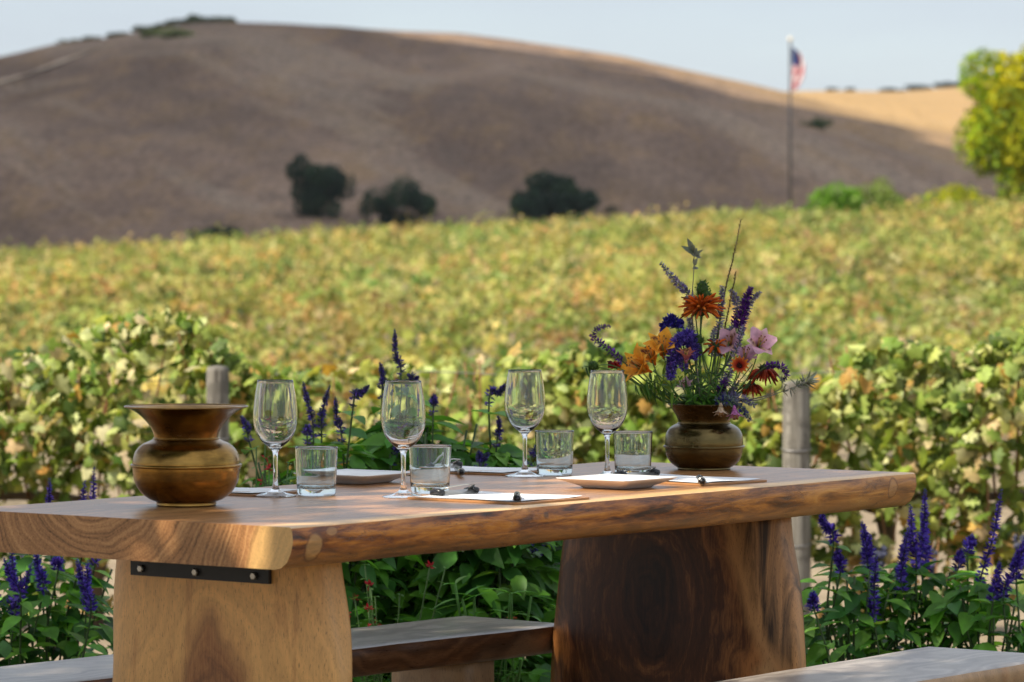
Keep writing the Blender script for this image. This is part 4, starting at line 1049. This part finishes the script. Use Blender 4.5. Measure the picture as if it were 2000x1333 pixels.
weed('bright green lance-leaved plant under the table, right of two', 998, 8.6, .46, 82)
# low green filler along the bed
mb = MB(); n = 3600
x = np.where(rng.uniform(0, 1, n) < .62, rng.uniform(-.55, .6, n), rng.uniform(-1.9, 2.0, n)); y = 9.45 + rng.normal(size=n) * .25
hmx = np.interp(x, [-1.9, -.9, -.45, -.35, .05, .25, .6, .75, 2.0], [.34, .34, .50, .62, .58, .52, .3, .25, .25])
z = hmx * rng.uniform(0, 1, n) ** .8 * (1 + .3 * np.array([mnoise.noise(Vector((a * 4, b * 4, 0))) for a, b in zip(x, y)]))
leaves(mb, OVATE, np.stack([x, y, z], 1), rdir(n) * .5 + np.array([0, -.2, .9]), rdir(n) + np.array([0, 0, -.1]), rng.uniform(.035, .085, n), pick(GRN, [4, 3, 1, 5], n))
tag(mb.build('flower_bed_foliage', M['leaf']), 'tangle of low green leaves filling the flower bed behind the benches', 'ground cover', kind='stuff')

# ------------------------------------------------------------------ the flower arrangement
VD = onz(1375, 917, TZ).y
def stem_thing(name, label, cat, pts, grp=None, sr=.0022, scol=(.07, .12, .04), foot=None):
    """pts: photo places (px, y, depth offset) from the flower down; the stem ends inside the vase"""
    base = onz(1375, 917, TZ); fx = foot if foot is not None else random.uniform(-.022, .022)
    root = Vector((base.x + fx * .8, base.y + random.uniform(-.02, .02), TZ + .02))
    P = [at(a, b, VD + c) for a, b, c in pts][::-1]
    mouth = Vector((base.x + fx * 1.6, base.y + random.uniform(-.025, .0), TZ + .135))
    full = path3([root, mouth] + P, 30)
    t = thing(name, label, cat, tuple(root), 0, grp)
    loc = [p - root for p in full]
    mb = MB(); tube(mb, loc, [sr] * 10 + [sr * .9] * 10 + [sr * .6] * 10, 6, col=scol); mb.build('stem', M['stem'], t)
    return t, loc, root
def up_at(px, py, d, root): return at(px, py, VD + d) - root
random.seed(11)
LAV = [(.24, .21, .36), (.36, .33, .46), (.16, .14, .26), (.38, .38, .44)]
PUR = [(.10, .025, .22), (.15, .04, .32), (.06, .02, .13)]
BLU = [(.045, .04, .32), (.07, .06, .45), (.03, .025, .18)]
VIO = [(.14, .09, .46), (.22, .15, .60), (.08, .055, .28)]
def fspike(label, pts, pal, t0, size=.012, per=6, whorl=.007, grp='lavender and salvia sprigs in the vase', sr=.0016, droop=0, name='flower_sprig', taper=.5):
    t, pth, root = stem_thing(name, label, 'flower', pts, grp, sr)
    pth = path3(pth, 60)
    if pal is LAV: whorl, size, per = .0095, size * 1.15, 6
    mb = MB(); spike(mb, pth, t0, .995, whorl, per, size, pal, taper, droop, jit=.2); mb.build('blossom', M['petal'], t); return t, pth
def frac(pts, k):     # share of the stem below the k-th given point (rough, by count of control points)
    return 1 - k / (len(pts) + 1)
def sp(label, pts, pal, k, **kw): return fspike(label, pts, pal, frac(pts, k), **kw)
sp('pale lavender sprig leaning far left above the orange flower', [(1291, 515, 0), (1318, 548, 0), (1350, 585, 0), (1362, 650, 0)], LAV, 2, size=.011)
sp('curled dark purple sprig reaching over the right wine glass', [(1192, 638, -.06), (1170, 640, -.06), (1157, 656, -.06), (1172, 670, -.05), (1200, 692, -.05), (1228, 716, -.03), (1290, 765, 0)], PUR, 4.6, size=.011, per=4, whorl=.011)
sp('short dark blue salvia left of the orange flower', [(1308, 618, 0), (1318, 632, 0), (1326, 660, 0), (1345, 730, 0)], BLU, 1.3, size=.017, per=8)
sp('drooping tip of dark blue salvia', [(1298, 664, 0), (1296, 640, 0), (1308, 625, 0), (1328, 650, 0), (1345, 730, 0)], BLU, 2.2, size=.013, per=7)
sp('tiny blue side sprig beside the dark blue salvia', [(1332, 626, 0), (1326, 640, 0), (1330, 680, 0)], BLU, 1, size=.011)
sp('thick arching violet salvia head in the middle', [(1310, 735, -.03), (1312, 700, -.03), (1322, 668, -.03), (1342, 655, -.03), (1352, 668, -.02), (1356, 690, -.02), (1362, 740, 0)], VIO, 5.2, size=.016, per=9, whorl=.006, taper=.8)
sp('lower violet salvia tip hanging to the stem fork', [(1308, 742, -.04), (1316, 715, -.04), (1330, 690, -.04), (1338, 720, -.03)], VIO, 3, size=.014, per=8)
sp('violet salvia tip drooping on the right of the thick head', [(1358, 702, -.03), (1350, 675, -.03), (1340, 665, -.02), (1352, 730, 0)], VIO, 2.2, size=.014, per=8)
sp('dark purple sprig high on the right', [(1467, 562, 0), (1456, 590, 0), (1446, 630, 0), (1425, 700, 0)], PUR, 2.2, size=.014, per=7)
sp('lavender sprig topping the right side', [(1484, 572, .01), (1466, 590, .01), (1448, 640, .01), (1428, 700, 0)], LAV, 2.3, size=.010)
sp('upright lavender sprig beside the long grass stalk', [(1410, 560, .01), (1409, 590, .01), (1405, 640, 0), (1396, 720, 0)], LAV, 2, size=.010)
sp('short lavender sprig right of the grass stalks', [(1427, 568, .02), (1436, 582, .02), (1440, 620, .02), (1424, 700, 0)], LAV, 1.6, size=.010)
sp('long lavender sprig across the pink flower', [(1452, 640, -.05), (1440, 680, -.05), (1424, 730, -.04), (1408, 765, -.02)], LAV, 3.2, size=.012)
sp('lavender sprig low between the orange and pink flowers', [(1398, 640, 0), (1392, 665, 0), (1386, 720, 0)], LAV, 1.6, size=.010)
sp('thin purple sprig behind the pink flower', [(1440, 600, .04), (1430, 650, .04), (1412, 720, .02)], PUR, 1.4, size=.012)
sp('thin lavender tip below the big orange flower', [(1345, 622, .03), (1352, 650, .03), (1360, 720, .02)], LAV, 1.5, size=.010)
sp('short lavender sprig right of the big orange flower', [(1432, 640, .03), (1415, 662, .03), (1400, 720, .02)], LAV, 1.6, size=.012)
sp('small curled purple sprig at the right, over the post', [(1530, 744, -.03), (1537, 730, -.03), (1526, 716, -.03), (1505, 714, -.03), (1478, 730, -.02), (1440, 770, 0)], PUR, 3.3, size=.011, per=5, whorl=.009)
sp('grey-blue sprig hanging over the vase rim', [(1466, 822, -.06), (1450, 800, -.07), (1428, 784, -.07), (1405, 785, -.06)], [(.05, .045, .26), (.16, .20, .22), (.22, .26, .26)], 3, size=.013, per=8, droop=.2)
sp('silvery lavender sprig lying over the rim', [(1474, 792, -.05), (1452, 780, -.05), (1425, 776, -.05), (1404, 782, -.04)], LAV, 3, size=.013, per=7)
sp('purple bits low in the middle of the bunch', [(1418, 742, -.05), (1408, 762, -.04), (1398, 780, -.03)], PUR, 1.5, size=.012)
sp('lavender bits low on the right of the bunch', [(1442, 745, .0), (1428, 765, .0), (1410, 785, 0)], LAV, 1.8, size=.012)

def petal_strip(mb, c, ax, out, L_, W_, col, col2, bend=.9, n=7, cup=.15, spots=False, tipw=.25, pw=1.0):
    """one curved petal: starts along ax and bends outwards"""
    ax = Vector(ax).normalized(); out = Vector(out); out = (out - ax * out.dot(ax)).normalized(); sd = ax.cross(out)
    V = []; cs = []; p = Vector(c)
    for i in range(n + 1):
        t = i / n; ang = .25 + bend * t; d = ax * math.cos(ang) + out * math.sin(ang); nn = ax * -math.sin(ang) + out * math.cos(ang)
        if i: p = p + d * (L_ / n)
        ww = W_ * (math.sin(math.pi * (t * .82 + .09)) ** .8) * (1 if t < .75 else 1 - (t - .75) / .25 * (1 - tipw)) / 2
        for j, u in enumerate((-1, -.5, 0, .5, 1)):
            V.append(tuple(p + sd * u * ww - nn * (cup * ww * u * u)))
            f = t ** pw; cc = [a * (1 - f) + b * f for a, b in zip(col, col2)]
            if spots and .2 < t < .8 and abs(u) < .8 and random.random() < .3: cc = [.12, .03, .02]
            cs.append(cc)
    mb.add(V, np.array([(i * 5 + j, i * 5 + j + 1, i * 5 + 5 + j + 1, i * 5 + 5 + j) for i in range(n) for j in range(4)]), 0, np.array(cs))
def lily(label, px, py, d, face, size, c1, c2, spots, pts, grp, throat=None):
    wide = .14 if 'pink lily' in label else 0
    t, pth, root = stem_thing('lily_stem', label, 'flower', [(px, py, d)] + pts, grp, .0022, (.08, .16, .04))
    c = up_at(px, py, d, root); ax = Vector(face).normalized(); c = c - ax * size * .55
    o1 = ax.orthogonal().normalized(); o2 = ax.cross(o1)
    for k in range(6):
        a = k * math.pi / 3 + .3; out = o1 * math.cos(a) + o2 * math.sin(a); mb = MB()
        inner = k % 2
        petal_strip(mb, c, ax, out, size * (1.0 if inner else 1.05), size * ((.36 if inner else .56) + wide), (throat if inner and throat else c1), c2, bend=random.uniform(.75, 1.15), spots=spots and inner, tipw=.65 if wide and not inner else .25)
        mb.build('petal', M['petal'], t)
    mb = MB()
    for k in range(6):
        a = k * 1.05; e = c + ax * size * .8 + (o1 * math.cos(a) + o2 * math.sin(a)) * size * .16
        tube(mb, [c, c.lerp(e, .6), e], .0007, 5, col=(.6, .35, .12)); ball(mb, e, .0018, 6, 4, col=(.25, .12, .04))
    tube(mb, [c - ax * size * .18, c, c + ax * size * .1], [.0022, .0042, .004], 8, col=c1)
    mb.build('stamens', M['petal'], t); return t
OR1, OR2 = (.78, .22, .015), (.92, .44, .04)
PK1, PK2 = (.62, .30, .40), (.70, .42, .52)
lily('orange lily furthest left, opening over the right wine glass', 1240, 712, -.05, (-.75, -.45, .35), .064, OR1, OR2, True, [(1275, 750, -.03), (1310, 785, -.02)], 'orange lilies in the vase', (.62, .30, .04))
lily('narrow orange lily between the other two orange ones', 1268, 690, -.04, (-.35, -.55, .65), .050, OR1, OR2, True, [(1288, 740, -.02), (1318, 785, 0)], 'orange lilies in the vase', (.62, .30, .04))
lily('orange lily beside the violet salvia', 1293, 672, -.03, (-.1, -.6, .7), .060, OR1, OR2, True, [(1305, 730, -.02), (1330, 785, 0)], 'orange lilies in the vase', (.62, .30, .04))
lily('large pink lily with yellow striped throat, far right', 1486, 668, -.05, (.25, -.75, .45), .050, PK1, PK2, True, [(1465, 730, -.02), (1420, 785, 0)], 'pink lilies in the vase', (.62, .42, .08))
lily('pink lily partly behind lavender, left of the large pink one', 1424, 666, -.02, (-.2, -.8, .4), .044, (.45, .24, .34), PK2, True, [(1412, 730, 0), (1395, 790, 0)], 'pink lilies in the vase', (.60, .38, .10))
lily('half-closed pink lily between the two pink ones', 1456, 690, -.03, (.1, -.4, .9), .046, (.46, .22, .33), PK2, False, [(1440, 740, 0), (1405, 790, 0)], 'pink lilies in the vase')
lily('small pink and orange bud in front of the violet salvia', 1340, 690, -.06, (0, -.3, .9), .032, (.42, .14, .22), (.55, .16, .05), False, [(1336, 720, -.04), (1352, 785, 0)], 'pink lilies in the vase')
lily('small pink bloom hanging over the vase rim', 1436, 812, -.09, (.1, -.3, -.9), .030, (.50, .16, .40), (.60, .26, .50), False, [(1428, 790, -.08), (1412, 782, -.06)], 'pink lilies in the vase')
lily('cream closed bloom hanging over the vase rim', 1408, 806, -.09, (0, -.25, -.95), .028, (.55, .42, .26), (.60, .45, .34), False, [(1404, 786, -.08), (1398, 784, -.05)], 'pale hanging blooms at the vase rim')
lily('pale pink bloom deep in the greenery', 1338, 750, -.01, (-.3, -.6, .6), .026, (.5, .3, .38), PK2, False, [(1345, 775, 0)], 'pink lilies in the vase')

def lionstail(label, px, py, d, rad, n, pts, col=((.68, .12, .012), (.80, .18, .02)), flat=.55, up=.25, half=False):
    t, pth, root = stem_thing('orange_flower_stem', label, 'flower', [(px, py, d)] + pts, 'shaggy orange flowers in the vase', .0028, (.07, .13, .04))
    c = up_at(px, py, d, root); mb = MB()
    for i in range(n):
        a = i * 2.39996; e = 1 - 2 * (i + .5) / n; e = e * flat + up
        if half: e = -abs(e) - .2
        r = Vector((math.cos(a), math.sin(a), e * 1.1)).normalized(); L_ = rad * random.uniform(.75, 1.1)
        q = [c + r * rad * .12, c + r * L_ * .55 + Vector((0, 0, L_ * .10)), c + r * L_ + Vector((0, 0, -L_ * .02 if not half else -L_ * .15))]
        cc = np.array(col[0]) * random.random() + np.array(col[1]) * random.random(); cc = np.clip(cc * .75, .01, .7)
        tube(mb, path3(q, 6), [.0012, .0018, .0024, .0027, .0024, .0012], 6, col=tuple(cc))
    mb.build('blossom', M['petal'], t)
    mb = MB(); ball(mb, c, rad * .28, 12, 8, col=(.05, .09, .03)); 
    leaves(mb, SLIM, np.tile(np.array(c), (26, 1)), rdir(26), rdir(26) + np.array([0, 0, .2]), rad * .42, (.06, .12, .03)); mb.build('calyx', M['leaf'], t)
    return t
lionstail('largest shaggy orange flower standing in the centre', 1369, 606, -.01, .050, 84, [(1368, 650, 0), (1366, 720, 0)], flat=.72, up=.30)
lionstail('shaggy red-orange flower hanging at the right side', 1492, 722, .0, .038, 40, [(1470, 745, 0), (1430, 780, 0)], col=((.42, .045, .015), (.50, .07, .02)), half=True)
lionstail('small red-orange tufts low on the right', 1468, 752, .02, .030, 26, [(1450, 765, 0), (1425, 785, 0)], col=((.42, .045, .015), (.50, .08, .02)), half=True)
lionstail('orange tubes between the violet and pink flowers', 1398, 676, -.02, .032, 14, [(1392, 720, 0), (1380, 780, 0)], flat=.9, up=-.2)
lionstail('small red flower at the far left behind the wine glass rim', 1200, 716, -.03, .018, 30, [(1240, 745, -.02), (1300, 785, 0)], col=((.42, .02, .015), (.5, .04, .02)))
# green seed heads
def bud(label, px, py, d, r, pts, tall=1.0):
    t, pth, root = stem_thing('green_bud_stem', label, 'flower bud', [(px, py, d)] + pts, 'green seed heads in the vase', .0018, (.08, .15, .04)); c = up_at(px, py, d, root); mb = MB()
    ball(mb, c, r * .85, 12, 8, col=(.06, .12, .025), sq=(1, 1, tall)); n = 90; dd = rdir(n)
    leaves(mb, SLIM, np.array(c) + dd * np.array([1, 1, tall]) * r * .75, rdir(n), dd + np.array([0, 0, .4]), r * .55, pick([(.08, .17, .03), (.11, .20, .05)], [1, 1], n)); mb.build('seed_head', M['leaf'], t)
bud('tall green bud on top of the central orange flower', 1372, 566, 0, .015, [(1371, 600, 0), (1369, 680, 0)], 1.5)
bud('round brown-green bud beside the tall one', 1380, 577, -.01, .012, [(1374, 600, 0), (1370, 680, 0)])
bud('round green seed head at the far left', 1159, 715, -.05, .012, [(1195, 714, -.05), (1235, 735, -.03), (1300, 785, 0)])
bud('green seed head below the central orange flower', 1364, 664, -.02, .012, [(1364, 720, 0)])
# grass stalks
def stalk(label, pts, k, rr):
    t, pth, root = stem_thing('grass_stalk', label, 'grass stalk', pts, 'tall seed stalks in the vase', .0014, (.16, .12, .06)); pth = path3(pth, 60); mb = MB(); i0 = int(60 * k)
    seg = pth[i0:]; m = len(seg); tube(mb, seg, [rr * (1 - .85 * i / m) for i in range(m)], 6, col=(.20, .15, .085))
    P = []; T_ = []
    for i in range(m - 1):
        for q in range(5):
            f = random.random(); p = seg[i].lerp(seg[i + 1], f); P.append(tuple(p)); ax = (seg[i + 1] - seg[i]).normalized(); T_.append(tuple(ax + Vector((random.uniform(-.35, .35), random.uniform(-.35, .35), random.uniform(-.3, .3)))))
    n = len(P); leaves(mb, SLIM, np.array(P), rdir(n), np.array(T_), .007, pick([(.22, .17, .09), (.15, .12, .06)], [1, 1], n)); mb.build('seed_spike', M['leaf'], t)
stalk('longest brown grass stalk, tallest thing in the vase', [(1447, 430, .03), (1433, 500, .03), (1418, 560, .03), (1402, 650, .02), (1388, 740, 0)], .45, .0024)
stalk('shorter brown grass stalk right of the longest one', [(1437, 534, .0), (1426, 590, .0), (1412, 660, 0), (1398, 740, 0)], .5, .0020)
# silver-leaved sprigs
SIL = [(.20, .22, .19), (.27, .29, .26), (.15, .17, .14)]
def silver(label, pts, lv, size, grp='silver-leaved sprigs in the vase'):
    t, pth, root = stem_thing('silver_sprig', label, 'foliage sprig', pts, grp, .0015, (.16, .15, .12)); pth = path3(pth, 60); mb = MB()
    for (k, n, s_) in lv:
        i = min(58, int(k * 59)); ax = (pth[i + 1] - pth[i - 1]).normalized(); P = np.tile(np.array(pth[i]), (n, 1)); 
        leaves(mb, LANCE if size < .03 else PETAL, P, rdir(n), rdir(n) * .8 + np.array(ax) * .7, s_ * rng.uniform(.7, 1.2, n), pick(SIL, [1, 1, 1], n))
    mb.build('leaves', M['leaf'], t)
silver('upright silver-leaved sprig above the central orange flower', [(1356, 492, .02), (1355, 530, .02), (1352, 590, .02), (1356, 680, .01)], [(.99, 9, .030), (.955, 4, .024), (.86, 3, .026)], .04)
silver('long silver-leaved branch reaching right past the grey post', [(1578, 746, -.02), (1550, 757, -.02), (1520, 768, -.02), (1478, 782, -.02), (1430, 782, 0)], [(.99, 16, .030), (.96, 12, .026), (.93, 8, .022), (.88, 8, .022), (.80, 8, .018), (.72, 8, .018), (.6, 6, .015)], .029)
silver('short grey sprig near the right curled purple one', [(1527, 742, -.03), (1524, 760, -.03), (1490, 775, -.02), (1440, 785, 0)], [(.99, 7, .016), (.93, 6, .016)], .02)
# red and yellow daisy
t, pth, root = stem_thing('daisy_stem', 'red daisy with yellow petal tips and dark centre', 'flower', [(1443, 718, -.06), (1430, 755, -.04), (1405, 785, -.02)], None, .002)
c = up_at(1443, 718, -.06, root); ax = Vector((.05, -.85, .35)).normalized(); o1 = ax.orthogonal().normalized(); o2 = ax.cross(o1)
for k in range(13):
    a = k * 2 * math.pi / 13; mb = MB(); petal_strip(mb, c, ax, o1 * math.cos(a) + o2 * math.sin(a), .029, .0098, (.40, .02, .010), (.75, .32, .02), bend=1.1, n=7, pw=5); mb.build('petal', M['petal'], t)
mb = MB(); ball(mb, c + ax * .003, .0095, 12, 8, col=(.06, .012, .008)); n = 60; dd = rdir(n) + np.array(ax); leaves(mb, SLIM, np.array(c + ax * .004) + dd * .004, rdir(n), dd, .006, (.10, .015, .01)); mb.build('flower_centre', M['petal'], t)
# leafy greenery, each spray its own stem
def spray(label, pts, n, size, tpl, k0=.55, pal=None, droop=.6):
    t, pth, root = stem_thing('leafy_spray', label, 'foliage sprig', pts, 'green leafy sprays in the vase', .0018, (.07, .16, .03)); pth = path3(pth, 40); mb = MB()
    leaf_pairs(mb, pth, k0, .99, n, size * 1.2, pal or [(.07, .20, .02), (.11, .27, .03), (.15, .33, .04)], tpl, droop); mb.build('leaves', M['leaf'], t)
spray('spray of long drooping leaves at the far left', [(1142, 716, -.05), (1165, 716, -.05), (1220, 735, -.04), (1300, 785, 0)], 3, .045, LANCE, .93, [(.04, .11, .025)], 2.2)
spray('drooping dark leaves below the left orange lily', [(1262, 742, -.04), (1290, 752, -.03), (1325, 785, 0)], 9, .048, LANCE, .6, [(.05, .13, .02), (.09, .19, .03)], 1.8)
spray('second drooping leaf spray left of the vase rim', [(1240, 750, -.02), (1280, 758, -.02), (1330, 788, 0)], 8, .042, LANCE, .65, [(.05, .13, .02), (.09, .19, .03)], 1.8)
spray('yellow-green leaves under the orange lilies', [(1275, 725, -.06), (1300, 745, -.05), (1340, 785, -.02)], 8, .045, LANCE, .5, [(.12, .24, .03), (.16, .28, .04)], .2)
spray('upright green leaves left of centre', [(1325, 735, -.03), (1335, 760, -.03), (1348, 790, -.01)], 9, .038, LANCE, .4, None, 0)
spray('upright green leaves in the centre', [(1370, 715, -.05), (1368, 750, -.04), (1370, 790, -.02)], 11, .036, LANCE, .4, None, 0)
spray('feathery green foliage over the vase mouth', [(1382, 735, -.06), (1384, 765, -.06), (1378, 790, -.03)], 16, .022, PETAL, .3, None, 0)
spray('feathery green foliage right of the mouth', [(1398, 725, -.04), (1398, 760, -.04), (1388, 790, -.02)], 16, .022, PETAL, .3, None, 0)
spray('green leaves right of centre', [(1430, 725, -.02), (1418, 755, -.02), (1402, 790, 0)], 11, .040, LANCE, .4, None, 0)
spray('green leaves reaching right below the pink lily', [(1470, 712, .01), (1440, 750, .0), (1408, 790, 0)], 10, .042, LANCE, .4, None, .2)
spray('dark leaves at the back of the bunch', [(1350, 720, .05), (1356, 755, .04), (1366, 790, .02)], 12, .040, OVATE, .35, [(.03, .08, .015)], 0)
spray('dark leaves at the back right of the bunch', [(1415, 715, .05), (1405, 755, .04), (1390, 790, .02)], 12, .040, OVATE, .35, [(.03, .08, .015)], 0)
spray('low feathery greens on the left rim', [(1345, 755, -.05), (1352, 775, -.05), (1360, 792, -.03)], 12, .022, PETAL, .3, None, 0)
spray('low feathery greens on the right rim', [(1412, 752, -.05), (1402, 775, -.05), (1390, 792, -.03)], 12, .022, PETAL, .3, None, 0)

# ------------------------------------------------------------------ air
HAZE = 0.00006
if HAZE:
    mb = MB(); box(mb, (0, 640, 42), (2600, 1480, 150))
    k = NT('thin_air'); v = k.n('ShaderNodeVolumePrincipled'); v.inputs['Color'].default_value = (.80, .86, .95, 1); v.inputs['Density'].default_value = HAZE; v.inputs['Anisotropy'].default_value = .2
    k.t.links.new(v.outputs[0], k.out.inputs['Volume'])
    tag(mb.build('haze', k.m, smooth=False), 'thin pale summer haze in front of the brown hills', 'haze', kind='stuff')
